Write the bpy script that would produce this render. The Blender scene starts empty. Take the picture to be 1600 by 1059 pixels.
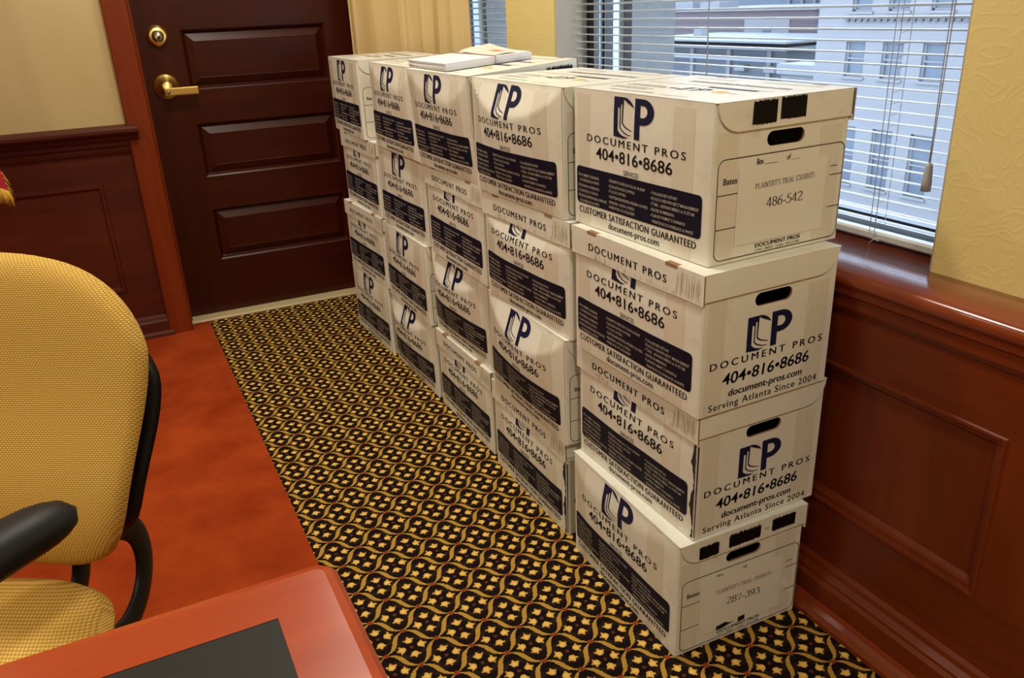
import bpy, math, random
from math import sin, cos, pi, radians as RAD
from mathutils import Vector, Matrix
from mathutils.geometry import tessellate_polygon

SC = bpy.context.scene
COL = SC.collection
random.seed(7)

# ------------------------------------------------------------------ camera
cam_d = bpy.data.cameras.new('camera')
cam = bpy.data.objects.new('camera', cam_d); COL.objects.link(cam)
cam_d.sensor_width = 36.0; cam_d.lens = 1274.66 / 1600 * 36.0; cam_d.clip_start = 0.02; cam_d.clip_end = 400
YAW, PITCH, ROLL = 0.4470, 0.3890, -0.0430
_f = Vector((sin(YAW) * cos(PITCH), cos(YAW) * cos(PITCH), -sin(PITCH)))
_r = Vector((cos(YAW), -sin(YAW), 0)); _u = _r.cross(_f)
_r2 = _r * cos(ROLL) + _u * sin(ROLL); _u2 = -_r * sin(ROLL) + _u * cos(ROLL)
cam.matrix_world = Matrix(((_r2.x, _u2.x, -_f.x, -0.819), (_r2.y, _u2.y, -_f.y, -0.937), (_r2.z, _u2.z, -_f.z, 1.200), (0, 0, 0, 1)))
SC.camera = cam

# ------------------------------------------------------------------ view, world, lamps
SC.view_settings.view_transform = 'Standard'; SC.view_settings.look = 'None'
SC.view_settings.gamma = 1.0; SC.view_settings.use_curve_mapping = False
SC.view_settings.exposure = 0.42
W = bpy.data.worlds.new('overcast_sky'); SC.world = W; W.use_nodes = True
_bg = W.node_tree.nodes['Background']
_bg.inputs['Color'].default_value = (0.62, 0.78, 1.0, 1); _bg.inputs['Strength'].default_value = 5.6

WARM = (1.0, 0.93, 0.78)
def lamp(name, loc, size, power, color=WARM, rot=(0, 0, 0), spread=180):
    d = bpy.data.lights.new(name, 'AREA'); d.shape = 'DISK'; d.size = size; d.energy = power; d.color = color; d.spread = RAD(spread)
    o = bpy.data.objects.new(name, d); COL.objects.link(o); o.location = loc; o.rotation_euler = rot
    return o
CEIL = 2.62
for i, (x, y, p) in enumerate(((-0.38, 0.95, 19), (-0.12, 1.98, 5), (-2.3, 0.4, 12), (-2.3, -1.4, 14), (-0.60, -1.5, 19), (-1.9, 1.75, 10))):
    lamp('ceiling_downlight', (x, y, CEIL - 0.012), 0.22, p)

# ------------------------------------------------------------------ materials
def mat(name, color, rough=0.6, metal=0.0, spec=0.5, coat=0.0):
    m = bpy.data.materials.new(name); m.use_nodes = True
    b = m.node_tree.nodes['Principled BSDF']
    b.inputs['Base Color'].default_value = (*color, 1); b.inputs['Roughness'].default_value = rough
    b.inputs['Metallic'].default_value = metal; b.inputs['Specular IOR Level'].default_value = spec
    b.inputs['Coat Weight'].default_value = coat; b.inputs['Coat Roughness'].default_value = 0.15
    return m
class NT:
    def __init__(s, m): s.t = m.node_tree; s.b = s.t.nodes['Principled BSDF']
    def n(s, k, **kw):
        o = s.t.nodes.new(k)
        for a, v in kw.items(): setattr(o, a, v)
        return o
    def l(s, a, b): s.t.links.new(a, b)
    def m(s, op, a, b=None, c=None):
        o = s.n('ShaderNodeMath', operation=op)
        for i, v in enumerate((a, b, c)):
            if v is None: continue
            if isinstance(v, (int, float)): o.inputs[i].default_value = v
            else: s.l(v, o.inputs[i])
        return o.outputs[0]
    def noise(s, scale, detail=3, vec=None, rough=0.5, sc3=None):
        if sc3 is not None:
            mp = s.n('ShaderNodeMapping'); mp.inputs['Scale'].default_value = sc3
            s.l(vec if vec is not None else s.obj(), mp.inputs[0]); vec = mp.outputs[0]
        o = s.n('ShaderNodeTexNoise'); o.inputs['Scale'].default_value = scale; o.inputs['Detail'].default_value = detail; o.inputs['Roughness'].default_value = rough
        s.l(vec if vec is not None else s.obj(), o.inputs['Vector']); return o.outputs['Fac']
    def obj(s):
        if not hasattr(s, '_tc'): s._tc = s.n('ShaderNodeTexCoord')
        return s._tc.outputs['Object']
    def pos(s):
        if not hasattr(s, '_g'): s._g = s.n('ShaderNodeNewGeometry')
        return s._g.outputs['Position']
    def ramp(s, fac, stops):
        o = s.n('ShaderNodeValToRGB'); e = o.color_ramp.elements
        while len(e) < len(stops): e.new(0.5)
        for q, (p, c) in zip(e, stops): q.position = p; q.color = (*c, 1)
        s.l(fac, o.inputs[0]); return o.outputs['Color']
    def mix(s, fac, a, b):
        o = s.n('ShaderNodeMix', data_type='RGBA')
        for i, v in ((0, fac), (6, a), (7, b)):
            if isinstance(v, (int, float)): o.inputs[i].default_value = v
            elif isinstance(v, tuple): o.inputs[i].default_value = (*v, 1)
            else: s.l(v, o.inputs[i])
        return o.outputs[2]
    def bump(s, h, strength=0.2, dist=0.01):
        o = s.n('ShaderNodeBump'); o.inputs['Strength'].default_value = strength; o.inputs['Distance'].default_value = dist
        s.l(h, o.inputs['Height']); s.l(o.outputs[0], s.b.inputs['Normal'])
    def col(s, c): s.l(c, s.b.inputs['Base Color'])

def wood(name, dark, light, axis=2, rough=0.38, scale=1.0, coat=0.08):
    m = mat(name, light, rough, coat=coat, spec=0.3); t = NT(m)
    sc = [26 * scale, 26 * scale, 26 * scale]; sc[axis] = 1.6 * scale
    f = t.noise(1.0, 5, t.pos(), 0.6, tuple(sc))
    big = t.noise(1.0, 2, t.pos(), 0.5, tuple(3.5 if i != axis else 0.8 for i in range(3)))
    s = t.m('ADD', t.m('MULTIPLY', f, 0.6), t.m('MULTIPLY', big, 0.5))
    t.col(t.ramp(s, ((0.34, dark), (0.74, light))))
    t.bump(f, 0.06, 0.004)
    return m
WOOD_DOOR_V = wood('door_cherry_upright', (0.028, 0.0026, 0.0004), (0.058, 0.0066, 0.0011), 2, rough=0.34)
WOOD_DOOR_H = wood('door_cherry_level', (0.028, 0.0026, 0.0004), (0.058, 0.0066, 0.0011), 0, rough=0.34)
WOOD_CASE = wood('casing_cherry', (0.140, 0.018, 0.0030), (0.230, 0.035, 0.0065), 2)
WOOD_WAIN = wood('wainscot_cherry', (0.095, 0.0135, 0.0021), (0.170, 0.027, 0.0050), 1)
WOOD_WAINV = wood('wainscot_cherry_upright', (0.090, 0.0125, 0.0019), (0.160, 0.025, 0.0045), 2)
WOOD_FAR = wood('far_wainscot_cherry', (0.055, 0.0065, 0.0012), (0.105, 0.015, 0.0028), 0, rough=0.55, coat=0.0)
WOOD_SILL = wood('sill_cherry', (0.130, 0.020, 0.0045), (0.240, 0.042, 0.0100), 1, rough=0.22, coat=0.5)
WOOD_TABLE = wood('table_cherry', (0.280, 0.034, 0.0058), (0.420, 0.062, 0.0120), 0, rough=0.24, scale=0.7, coat=0.5)

def wallpaper(name, a, b, rough=0.55, relief=0.3, tint=0.12):
    m = mat(name, a, rough); t = NT(m)
    w = t.noise(5, 3, t.pos()); mp = t.n('ShaderNodeVectorMath', operation='ADD')
    sc = t.n('ShaderNodeVectorMath', operation='SCALE'); sc.inputs['Scale'].default_value = 0.16
    n2 = t.n('ShaderNodeTexNoise'); n2.inputs['Scale'].default_value = 9; t.l(t.pos(), n2.inputs['Vector']); t.l(n2.outputs['Color'], sc.inputs[0])
    t.l(t.pos(), mp.inputs[0]); t.l(sc.outputs[0], mp.inputs[1])
    v = t.n('ShaderNodeTexVoronoi', feature='SMOOTH_F1'); v.inputs['Scale'].default_value = 25; v.inputs['Smoothness'].default_value = 0.35
    t.l(mp.outputs[0], v.inputs['Vector'])
    rings = t.m('SINE', t.m('MULTIPLY', v.outputs['Distance'], 19))
    rel = t.m('MULTIPLY', t.m('SMOOTH_MAX', rings, 0.25, 0.2), t.m('GREATER_THAN', t.noise(3.2, 2, t.pos()), 0.42))
    fine = t.noise(75, 5, t.pos(), 0.65)
    h = t.m('ADD', rel, t.m('MULTIPLY', fine, 0.9))
    t.col(t.mix(t.m('ADD', t.m('MULTIPLY', w, 0.7), t.m('MULTIPLY', rel, tint)), a, b))
    t.bump(h, relief, 0.003)
    return m
PAPER_GOLD = wallpaper('gold_embossed_wallpaper', (0.68, 0.535, 0.205), (0.74, 0.60, 0.255), 0.55, 0.13, 0.10)
PAPER_FAR = wallpaper('pale_gold_wallpaper', (0.575, 0.450, 0.210), (0.525, 0.405, 0.180), 0.6, 0.07, 0.25)
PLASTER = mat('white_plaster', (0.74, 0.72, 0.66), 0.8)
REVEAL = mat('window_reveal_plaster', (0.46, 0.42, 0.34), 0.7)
CEILING = mat('ceiling_white', (0.80, 0.78, 0.72), 0.9)

def carpet_pattern():
    m = mat('patterned_carpet', (0.1, 0.05, 0.03), 0.95, spec=0.15); t = NT(m)
    sx = t.n('ShaderNodeSeparateXYZ')
    wob = t.n('ShaderNodeTexNoise'); wob.inputs['Scale'].default_value = 260; wob.inputs['Detail'].default_value = 1; t.l(t.pos(), wob.inputs['Vector'])
    ws = t.n('ShaderNodeVectorMath', operation='SCALE'); ws.inputs['Scale'].default_value = 0.0052
    wsub = t.n('ShaderNodeVectorMath', operation='SUBTRACT'); wsub.inputs[1].default_value = (0.5, 0.5, 0.5)
    t.l(wob.outputs['Color'], wsub.inputs[0]); t.l(wsub.outputs[0], ws.inputs[0])
    wa = t.n('ShaderNodeVectorMath', operation='ADD'); t.l(t.pos(), wa.inputs[0]); t.l(ws.outputs[0], wa.inputs[1])
    t.l(wa.outputs[0], sx.inputs[0])
    p = t.m('ADD', sx.outputs[0], 0.302); q = t.m('ADD', sx.outputs[1], -0.661)
    k = 1 / (2 * 0.0542)
    a = t.m('MULTIPLY', t.m('SUBTRACT', p, q), k)
    b = t.m('MULTIPLY', t.m('ADD', p, q), -k)
    def ribbon(along, across):
        dev = t.m('MULTIPLY', t.m('SINE', t.m('MULTIPLY', along, 2 * pi)), 0.062)
        d = t.m('ABSOLUTE', t.m('WRAP', t.m('ADD', across, dev), 0.5, -0.5))
        w = t.m('ADD', t.m('MULTIPLY', t.m('POWER', t.m('ABSOLUTE', t.m('SINE', t.m('MULTIPLY', along, pi))), 1.9), 0.058), 0.013)
        return t.m('LESS_THAN', d, w)
    rib = t.m('MAXIMUM', ribbon(a, b), ribbon(b, a))
    na = t.m('ABSOLUTE', t.m('WRAP', a, 0.5, -0.5)); nb = t.m('ABSOLUTE', t.m('WRAP', b, 0.5, -0.5))
    node = t.m('LESS_THAN', t.m('ADD', t.m('MAXIMUM', na, nb), t.m('MULTIPLY', t.m('ADD', na, nb), 0.25)), 0.088)
    fa = t.m('SUBTRACT', 0.5, na); fb = t.m('SUBTRACT', 0.5, nb)
    dx = t.m('SUBTRACT', fa, 0.185); dy = t.m('SUBTRACT', fb, 0.185)
    rr = t.m('SQRT', t.m('ADD', t.m('MULTIPLY', dx, dx), t.m('MULTIPLY', dy, dy)))
    th = t.m('SUBTRACT', t.m('ARCTAN2', dy, dx), pi / 4)
    c3 = t.m('MAXIMUM', t.m('COSINE', t.m('MULTIPLY', th, 5.0)), 0.0)
    fw = t.m('GREATER_THAN', t.m('COSINE', th), -0.25)
    rad = t.m('ADD', 0.100, t.m('MULTIPLY', t.m('MULTIPLY', c3, fw), 0.055))
    flower = t.m('LESS_THAN', rr, rad)
    core = t.m('LESS_THAN', t.m('ADD', fa, fb), 0.062)
    rc = t.m('SQRT', t.m('ADD', t.m('MULTIPLY', fa, fa), t.m('MULTIPLY', fb, fb)))
    ring = t.m('MULTIPLY', t.m('GREATER_THAN', rc, 0.30), t.m('LESS_THAN', rc, 0.43))
    fibre = t.noise(700, 2, t.pos())
    g0 = t.mix(ring, (0.0075, 0.0026, 0.0026), (0.021, 0.0105, 0.0058))
    g1 = t.mix(core, g0, (0.13, 0.035, 0.016))
    petal = t.mix(t.m('MULTIPLY', rr, 9.0), (0.96, 0.66, 0.19), (0.76, 0.42, 0.058))
    g2 = t.mix(flower, g1, petal)
    g3 = t.mix(rib, g2, (0.52, 0.295, 0.046))
    g4 = t.mix(node, g3, (0.30, 0.050, 0.010))
    t.col(t.mix(t.m('MULTIPLY', fibre, 0.22), g4, (0.01, 0.005, 0.003)))
    t.bump(t.noise(900, 2, t.pos()), 0.5, 0.003)
    return m
def carpet_border():
    m = mat('rust_carpet_border', (0.4, 0.12, 0.03), 0.95, spec=0.1); t = NT(m)
    n = t.noise(5.5, 5, t.pos(), 0.6); f = t.noise(500, 2, t.pos())
    c = t.ramp(n, ((0.32, (0.255, 0.029, 0.0040)), (0.68, (0.405, 0.060, 0.0100))))
    t.col(t.mix(t.m('MULTIPLY', f, 0.20), c, (0.15, 0.02, 0.004)))
    t.bump(f, 0.5, 0.003)
    return m
CARPET = carpet_pattern(); CARPET_B = carpet_border()

def cardboard():
    m = mat('white_cardboard', (0.7, 0.62, 0.5), 0.40, spec=0.5); t = NT(m)
    big = t.noise(3.5, 4, t.obj(), 0.6); stain = t.noise(16, 5, t.obj(), 0.65)
    c = t.mix(big, (0.825, 0.820, 0.735), (0.755, 0.735, 0.635))
    c = t.mix(t.m('MULTIPLY', t.m('MAXIMUM', t.m('SUBTRACT', stain, 0.57), 0.0), 2.0), c, (0.46, 0.36, 0.25))
    t.col(c)
    flute = t.noise(1.0, 2, t.obj(), 0.5, (170, 170, 6))
    t.bump(t.m('ADD', t.m('MULTIPLY', big, 3.0), t.m('MULTIPLY', flute, 0.22)), 0.30, 0.006)
    return m
CARD = cardboard()
def tape_mat():
    m = mat('clear_packing_tape', (0.5, 0.4, 0.28), 0.22, spec=0.5); t = NT(m)
    n = t.noise(1.0, 4, t.obj(), 0.6, (60, 60, 6))
    t.col(t.mix(n, (0.765, 0.730, 0.620), (0.690, 0.640, 0.520)))
    t.bump(n, 0.15, 0.003)
    return m
TAPE = tape_mat()
NAVY = mat('navy_print', (0.0060, 0.0080, 0.022), 0.5, spec=0.2)
INK = mat('dark_ink', (0.012, 0.011, 0.016), 0.5, spec=0.2)
LOGO = mat('logo_blue_print', (0.009, 0.013, 0.050), 0.45, spec=0.25)
SCUFF = mat('scuffed_flutes', (0.50, 0.42, 0.31), 0.7)
PALE = mat('reversed_print', (0.50, 0.46, 0.40), 0.5)
BLACK_MARK = mat('black_marker_and_edge', (0.005, 0.004, 0.004), 0.6, spec=0.12)
KRAFT = mat('raw_kraft_edge', (0.30, 0.17, 0.075), 0.8)
GAP = mat('torn_core_and_inner_shade', (0.035, 0.018, 0.010), 0.9)
SHEET = mat('label_sheet', (0.80, 0.775, 0.690), 0.42)
YELLOWP = mat('yellow_print', (0.75, 0.50, 0.03), 0.5)
GREYP = mat('grey_print', (0.20, 0.19, 0.21), 0.5)
WHITE_PAPER = mat('white_copy_paper', (0.83, 0.82, 0.82), 0.6)
def sheaf_mat():
    m = mat('paper_edges', (0.8, 0.79, 0.8), 0.7); t = NT(m)
    n = t.noise(1.0, 3, t.obj(), 0.6, (3, 3, 900))
    t.col(t.mix(n, (0.86, 0.85, 0.86), (0.60, 0.60, 0.66)))
    return m
SHEAF = sheaf_mat()
MANILA = mat('manila_paper', (0.78, 0.70, 0.60), 0.6)
ORANGEP = mat('orange_print', (0.80, 0.30, 0.06), 0.6)
RUBBER = mat('rubber_band_tan', (0.36, 0.22, 0.14), 0.6)

BRASS = mat('polished_brass', (0.90, 0.64, 0.20), 0.34, 1.0)
BRASS_D = mat('keyhole_dark', (0.03, 0.02, 0.01), 0.5, 0.6)
NICKEL = mat('lock_cylinder_nickel', (0.50, 0.43, 0.30), 0.3, 1.0)
BLACK_PL = mat('black_plastic', (0.007, 0.007, 0.008), 0.45, spec=0.28)
BLACK_RUB = mat('black_arm_pad', (0.0065, 0.0065, 0.008), 0.48, spec=0.28)
def chair_fabric():
    m = mat('gold_chair_weave', (0.4, 0.26, 0.07), 0.9, spec=0.15); t = NT(m)
    mp = t.n('ShaderNodeMapping'); mp.inputs['Rotation'].default_value = (0, 0, 0); mp.inputs['Scale'].default_value = (215, 215, 340)
    t.l(t.obj(), mp.inputs[0])
    sp = t.n('ShaderNodeSeparateXYZ'); t.l(mp.outputs[0], sp.inputs[0])
    yz = t.m('ADD', sp.outputs[2], t.m('MULTIPLY', sp.outputs[1], 0.75))
    row = t.m('FLOOR', yz)
    u = t.m('ADD', sp.outputs[0], t.m('MULTIPLY', row, 0.5))
    w = t.m('MULTIPLY', t.m('ABSOLUTE', t.m('SINE', t.m('MULTIPLY', u, pi))), t.m('ABSOLUTE', t.m('SINE', t.m('MULTIPLY', yz, pi))))
    t.col(t.mix(t.m('POWER', w, 0.8), (0.390, 0.210, 0.035), (0.90, 0.60, 0.155)))
    t.bump(w, 0.5, 0.002)
    return m
FABRIC = chair_fabric()
LEATHER = mat('black_desk_inlay', (0.012, 0.0115, 0.009), 0.5, spec=0.2)
def curtain_mat():
    m = mat('gold_curtain', (0.58, 0.42, 0.16), 0.5, spec=0.4); t = NT(m)
    n = t.noise(1.0, 3, t.pos(), 0.5, (120, 120, 3))
    t.col(t.mix(n, (0.68, 0.51, 0.255), (0.60, 0.43, 0.185)))
    t.b.inputs['Sheen Weight'].default_value = 0.3
    return m
CURTAIN = curtain_mat()
BLIND = mat('cream_blind_slat', (0.50, 0.49, 0.455), 0.45)
CORD = mat('blind_cord', (0.50, 0.48, 0.44), 0.7)
TASSEL = mat('clear_grey_tassel', (0.42, 0.41, 0.38), 0.35)
FRAME_BK = mat('dark_bronze_frame', (0.010, 0.009, 0.009), 0.4)
FRAME_GY = mat('grey_aluminium_frame', (0.42, 0.44, 0.47), 0.4, 0.6)
THRESH = mat('pale_threshold', (0.55, 0.45, 0.24), 0.45)
RED = mat('flag_red', (0.42, 0.012, 0.022), 0.6)
FRINGE = mat('gold_fringe', (0.72, 0.43, 0.04), 0.55)
POLE = mat('oak_flag_pole', (0.30, 0.14, 0.05), 0.4)
def glass_mat():
    m = bpy.data.materials.new('window_glass'); m.use_nodes = True; t = m.node_tree; t.nodes.clear()
    o = t.nodes.new('ShaderNodeOutputMaterial'); mx = t.nodes.new('ShaderNodeMixShader'); tr = t.nodes.new('ShaderNodeBsdfTransparent'); gl = t.nodes.new('ShaderNodeBsdfGlossy')
    tr.inputs[0].default_value = (0.93, 0.96, 1, 1); gl.inputs['Roughness'].default_value = 0.02
    fr = t.nodes.new('ShaderNodeLayerWeight'); pw = t.nodes.new('ShaderNodeMath'); pw.operation = 'POWER'; pw.inputs[1].default_value = 5.0
    ma = t.nodes.new('ShaderNodeMath'); ma.operation = 'MULTIPLY_ADD'; ma.inputs[1].default_value = 0.92; ma.inputs[2].default_value = 0.045
    t.links.new(fr.outputs['Facing'], pw.inputs[0]); t.links.new(pw.outputs[0], ma.inputs[0])
    t.links.new(ma.outputs[0], mx.inputs[0]); t.links.new(tr.outputs[0], mx.inputs[1]); t.links.new(gl.outputs[0], mx.inputs[2]); t.links.new(mx.outputs[0], o.inputs[0])
    return m
GLASS = glass_mat()

# ------------------------------------------------------------------ mesh helper
class MB:
    def __init__(s): s.v = []; s.f = []; s.mi = []; s.mats = []; s.sm = []
    def mat(s, m):
        if m not in s.mats: s.mats.append(m)
        return s.mats.index(m)
    def add(s, vs, fs, m, smooth=False):
        o = len(s.v); s.v += [tuple(p) for p in vs]; k = s.mat(m)
        for f in fs: s.f.append([o + i for i in f]); s.mi.append(k); s.sm.append(smooth)
        return s
    def box(s, x0, x1, y0, y1, z0, z1, m, bev=0.0):
        if bev <= 0:
            vs = [(x, y, z) for z in (z0, z1) for y in (y0, y1) for x in (x0, x1)]
            return s.add(vs, [(0, 2, 3, 1), (4, 5, 7, 6), (0, 1, 5, 4), (2, 6, 7, 3), (0, 4, 6, 2), (1, 3, 7, 5)], m)
        b = min(bev, (x1 - x0) * .49, (y1 - y0) * .49, (z1 - z0) * .49)
        vs = []
        for sz in (0, 1):
            for sy in (0, 1):
                for sx in (0, 1):
                    X, Y, Z = (x0, x1)[sx], (y0, y1)[sy], (z0, z1)[sz]; dx, dy, dz = (b, -b)[sx], (b, -b)[sy], (b, -b)[sz]
                    vs += [(X, Y + dy, Z + dz), (X + dx, Y, Z + dz), (X + dx, Y + dy, Z)]
        I = lambda sx, sy, sz, a: (sz * 4 + sy * 2 + sx) * 3 + a
        fs = [(I(0, 0, 0, 0), I(0, 0, 1, 0), I(0, 1, 1, 0), I(0, 1, 0, 0)), (I(1, 0, 0, 0), I(1, 1, 0, 0), I(1, 1, 1, 0), I(1, 0, 1, 0)),
              (I(0, 0, 0, 1), I(1, 0, 0, 1), I(1, 0, 1, 1), I(0, 0, 1, 1)), (I(0, 1, 0, 1), I(0, 1, 1, 1), I(1, 1, 1, 1), I(1, 1, 0, 1)),
              (I(0, 0, 0, 2), I(0, 1, 0, 2), I(1, 1, 0, 2), I(1, 0, 0, 2)), (I(0, 0, 1, 2), I(1, 0, 1, 2), I(1, 1, 1, 2), I(0, 1, 1, 2))]
        for a in (0, 1):
            for c in (0, 1):
                fs += [(I(a, c, 0, 0), I(a, c, 0, 1), I(a, c, 1, 1), I(a, c, 1, 0)), (I(a, 0, c, 0), I(a, 0, c, 2), I(a, 1, c, 2), I(a, 1, c, 0)), (I(0, a, c, 1), I(0, a, c, 2), I(1, a, c, 2), I(1, a, c, 1))]
                for d in (0, 1): fs.append((I(a, c, d, 0), I(a, c, d, 1), I(a, c, d, 2)))
        return s.add(vs, fs, m)
    def prism(s, prof, axis, a0, a1, m, smooth=False):
        """closed 2-D profile swept along an axis (0,1,2); profile gives the other two coordinates in order"""
        def P(u, v, w): return {0: (w, u, v), 1: (u, w, v), 2: (u, v, w)}[axis]
        n = len(prof); vs = [P(u, v, a0) for u, v in prof] + [P(u, v, a1) for u, v in prof]
        s.add(vs, [(i, (i + 1) % n, n + (i + 1) % n, n + i) for i in range(n)], m, smooth)
        tri = tessellate_polygon([[Vector((u, v, 0)) for u, v in prof]])
        s.add([P(u, v, a0) for u, v in prof], tri, m); s.add([P(u, v, a1) for u, v in prof], tri, m)
        return s
    def tube(s, pts, r, m, n=10, flat=1.0, up=(0, 0, 1), cap=True):
        pts = [Vector(p) for p in pts]; rs = r if isinstance(r, (list, tuple)) else [r] * len(pts); vs = []
        for i, p in enumerate(pts):
            t = (pts[min(i + 1, len(pts) - 1)] - pts[max(i - 1, 0)]).normalized()
            a = t.cross(Vector(up)); a = a.normalized() if a.length > 1e-5 else t.orthogonal().normalized()
            b = a.cross(t).normalized()
            for k in range(n):
                th = 2 * pi * k / n; vs.append(p + a * cos(th) * rs[i] + b * sin(th) * rs[i] * flat)
        L = len(pts)
        fs = [(i * n + k, i * n + (k + 1) % n, (i + 1) * n + (k + 1) % n, (i + 1) * n + k) for i in range(L - 1) for k in range(n)]
        if cap: fs += [tuple(range(n - 1, -1, -1)), tuple((L - 1) * n + k for k in range(n))]
        return s.add(vs, fs, m, True)
    def lathe(s, prof, c, m, n=32, axis='z', cap=True):
        vs = []
        for r, h in prof:
            for k in range(n):
                a = 2 * pi * k / n; q = (r * cos(a), r * sin(a), h)
                if axis == 'y': q = (q[0], q[2], q[1])
                if axis == 'x': q = (q[2], q[0], q[1])
                vs.append((c[0] + q[0], c[1] + q[1], c[2] + q[2]))
        L = len(prof); fs = [(i * n + k, i * n + (k + 1) % n, (i + 1) * n + (k + 1) % n, (i + 1) * n + k) for i in range(L - 1) for k in range(n)]
        if cap: fs += [tuple(range(n)), tuple((L - 1) * n + k for k in range(n))]
        return s.add(vs, fs, m, True)
    def grid(s, fn, nu, nv, m, smooth=True, wrap=False):
        vs = [fn(i / nu, j / nv) for j in range(nv + 1) for i in range(nu + 1)]
        fs = [(j * (nu + 1) + i, j * (nu + 1) + i + 1, (j + 1) * (nu + 1) + i + 1, (j + 1) * (nu + 1) + i) for j in range(nv) for i in range(nu)]
        return s.add(vs, fs, m, smooth)
    def build(s, name, parent=None, loc=None, rz=None):
        me = bpy.data.meshes.new(name); me.from_pydata(s.v, [], s.f)
        for m in s.mats: me.materials.append(m)
        me.polygons.foreach_set('material_index', s.mi); me.polygons.foreach_set('use_smooth', s.sm); me.update()
        o = bpy.data.objects.new(name, me); COL.objects.link(o)
        if parent: o.parent = parent
        if loc: o.location = loc
        if rz is not None: o.rotation_euler[2] = rz
        return o
def empty(name, loc=(0, 0, 0), rz=0.0):
    o = bpy.data.objects.new(name, None); o.empty_display_size = 0.05; COL.objects.link(o); o.location = loc; o.rotation_euler[2] = rz
    return o
def tag(o, label=None, cat=None, group=None, kind=None):
    if label: o['label'] = label
    if cat: o['category'] = cat
    if group: o['group'] = group
    if kind: o['kind'] = kind
    return o
def fix_normals(o):
    import bmesh
    b = bmesh.new(); b.from_mesh(o.data); bmesh.ops.remove_doubles(b, verts=b.verts, dist=1e-6); bmesh.ops.recalc_face_normals(b, faces=b.faces); b.to_mesh(o.data); b.free()
    return o
def structure(o, label, cat): return tag(o, label, cat, kind='structure')

# ================================================================== THE ROOM
XF, XW, YF = 0.345, 0.44, 2.53          # wainscot face, wallpaper face above it, far wall face
XL, YB = -3.4, -3.2
SILL = 0.735
mb = MB()
mb.add([(-0.565, YB, 0), (XF + .03, YB, 0), (XF + .03, 2.70, 0), (-0.565, 2.70, 0)], [(0, 1, 2, 3)], CARPET)
mb.add([(XL, YB, 0), (-0.565, YB, 0), (-0.565, 2.70, 0), (XL, 2.70, 0)], [(0, 1, 2, 3)], CARPET_B)
mb.add([(XL, YB, -.02), (XF + .03, YB, -.02), (XF + .03, 2.70, -.02), (XL, 2.70, -.02)], [(0, 3, 2, 1)], GAP)
structure(mb.build('floor'), 'black and gold lattice carpet with a plain rust border', 'floor')
structure(MB().box(XL - .1, .9, YB - .1, 2.9, CEIL, CEIL + .06, CEILING).build('ceiling'), 'plain white ceiling above the room', 'ceiling')
structure(MB().box(XL - .1, XL, YB - .1, 2.9, 0, CEIL, PAPER_FAR).build('wall_left'), 'papered wall on the left, out of the picture', 'wall')
structure(MB().box(XL, XW + .2, YB - .1, YB, 0, CEIL, PAPER_FAR).build('wall_back'), 'papered wall behind the camera', 'wall')

# far wall: wallpaper over a dark wainscot, with the door opening at its right
mb = MB()
mb.box(XL, -0.70, YF, YF + .14, 0, CEIL, PAPER_FAR)
mb.box(-0.70, 0.27, YF, YF + .14, 2.08, CEIL, PAPER_FAR)
mb.box(0.27, .9, YF, YF + .14, 0, CEIL, PAPER_FAR)
mb.box(-0.72, 0.28, YF + .15, YF + .2, 0, CEIL, WOOD_CASE)
structure(mb.build('wall_far'), 'pale gold papered wall with scroll pattern left of the door', 'wall')

def nested(mb, P, u0, u1, v0, v1, steps, m, msides=None):
    """frame of nested rectangles on a face; steps = [(inset, depth)...]; P(u, v, depth) -> point"""
    rings = [[P(u0 + i, v0 + i, d), P(u1 - i, v0 + i, d), P(u1 - i, v1 - i, d), P(u0 + i, v1 - i, d)] for i, d in steps]
    for k in range(len(rings) - 1):
        for j in range(4):
            mm = m if msides is None or j % 2 == 0 else msides
            mb.add([rings[k][j], rings[k][(j + 1) % 4], rings[k + 1][(j + 1) % 4], rings[k + 1][j]], [(0, 1, 2, 3)], mm)
    mb.add(rings[-1], [(0, 1, 2, 3)], m)
    return mb
farP = lambda u, v, d: (u, YF - .004 + d, v)
mb = MB()
# stiles, rails and two sunk panels
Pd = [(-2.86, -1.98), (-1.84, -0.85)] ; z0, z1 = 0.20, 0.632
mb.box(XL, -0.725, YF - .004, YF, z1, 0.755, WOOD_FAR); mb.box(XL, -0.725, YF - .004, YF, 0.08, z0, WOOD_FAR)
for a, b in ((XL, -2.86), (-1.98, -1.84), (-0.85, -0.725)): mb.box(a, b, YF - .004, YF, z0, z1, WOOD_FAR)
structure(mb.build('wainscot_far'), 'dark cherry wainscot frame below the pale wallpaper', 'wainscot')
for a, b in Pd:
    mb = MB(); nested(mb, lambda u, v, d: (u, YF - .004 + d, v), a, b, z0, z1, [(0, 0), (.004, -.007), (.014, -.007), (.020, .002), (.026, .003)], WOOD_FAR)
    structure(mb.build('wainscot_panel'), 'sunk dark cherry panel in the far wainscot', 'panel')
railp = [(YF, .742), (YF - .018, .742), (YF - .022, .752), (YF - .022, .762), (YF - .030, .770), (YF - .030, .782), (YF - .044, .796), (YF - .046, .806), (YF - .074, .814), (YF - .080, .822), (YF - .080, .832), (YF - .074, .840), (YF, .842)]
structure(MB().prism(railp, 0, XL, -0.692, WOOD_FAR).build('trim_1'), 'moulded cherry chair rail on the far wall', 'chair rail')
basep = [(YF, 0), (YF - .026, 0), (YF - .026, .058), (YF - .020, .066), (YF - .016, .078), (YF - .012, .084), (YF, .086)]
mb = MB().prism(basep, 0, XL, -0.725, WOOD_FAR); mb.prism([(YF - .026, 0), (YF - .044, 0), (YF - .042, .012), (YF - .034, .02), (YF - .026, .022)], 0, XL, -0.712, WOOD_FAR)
structure(mb.build('baseboard_far'), 'dark cherry baseboard left of the door', 'baseboard')

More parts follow.
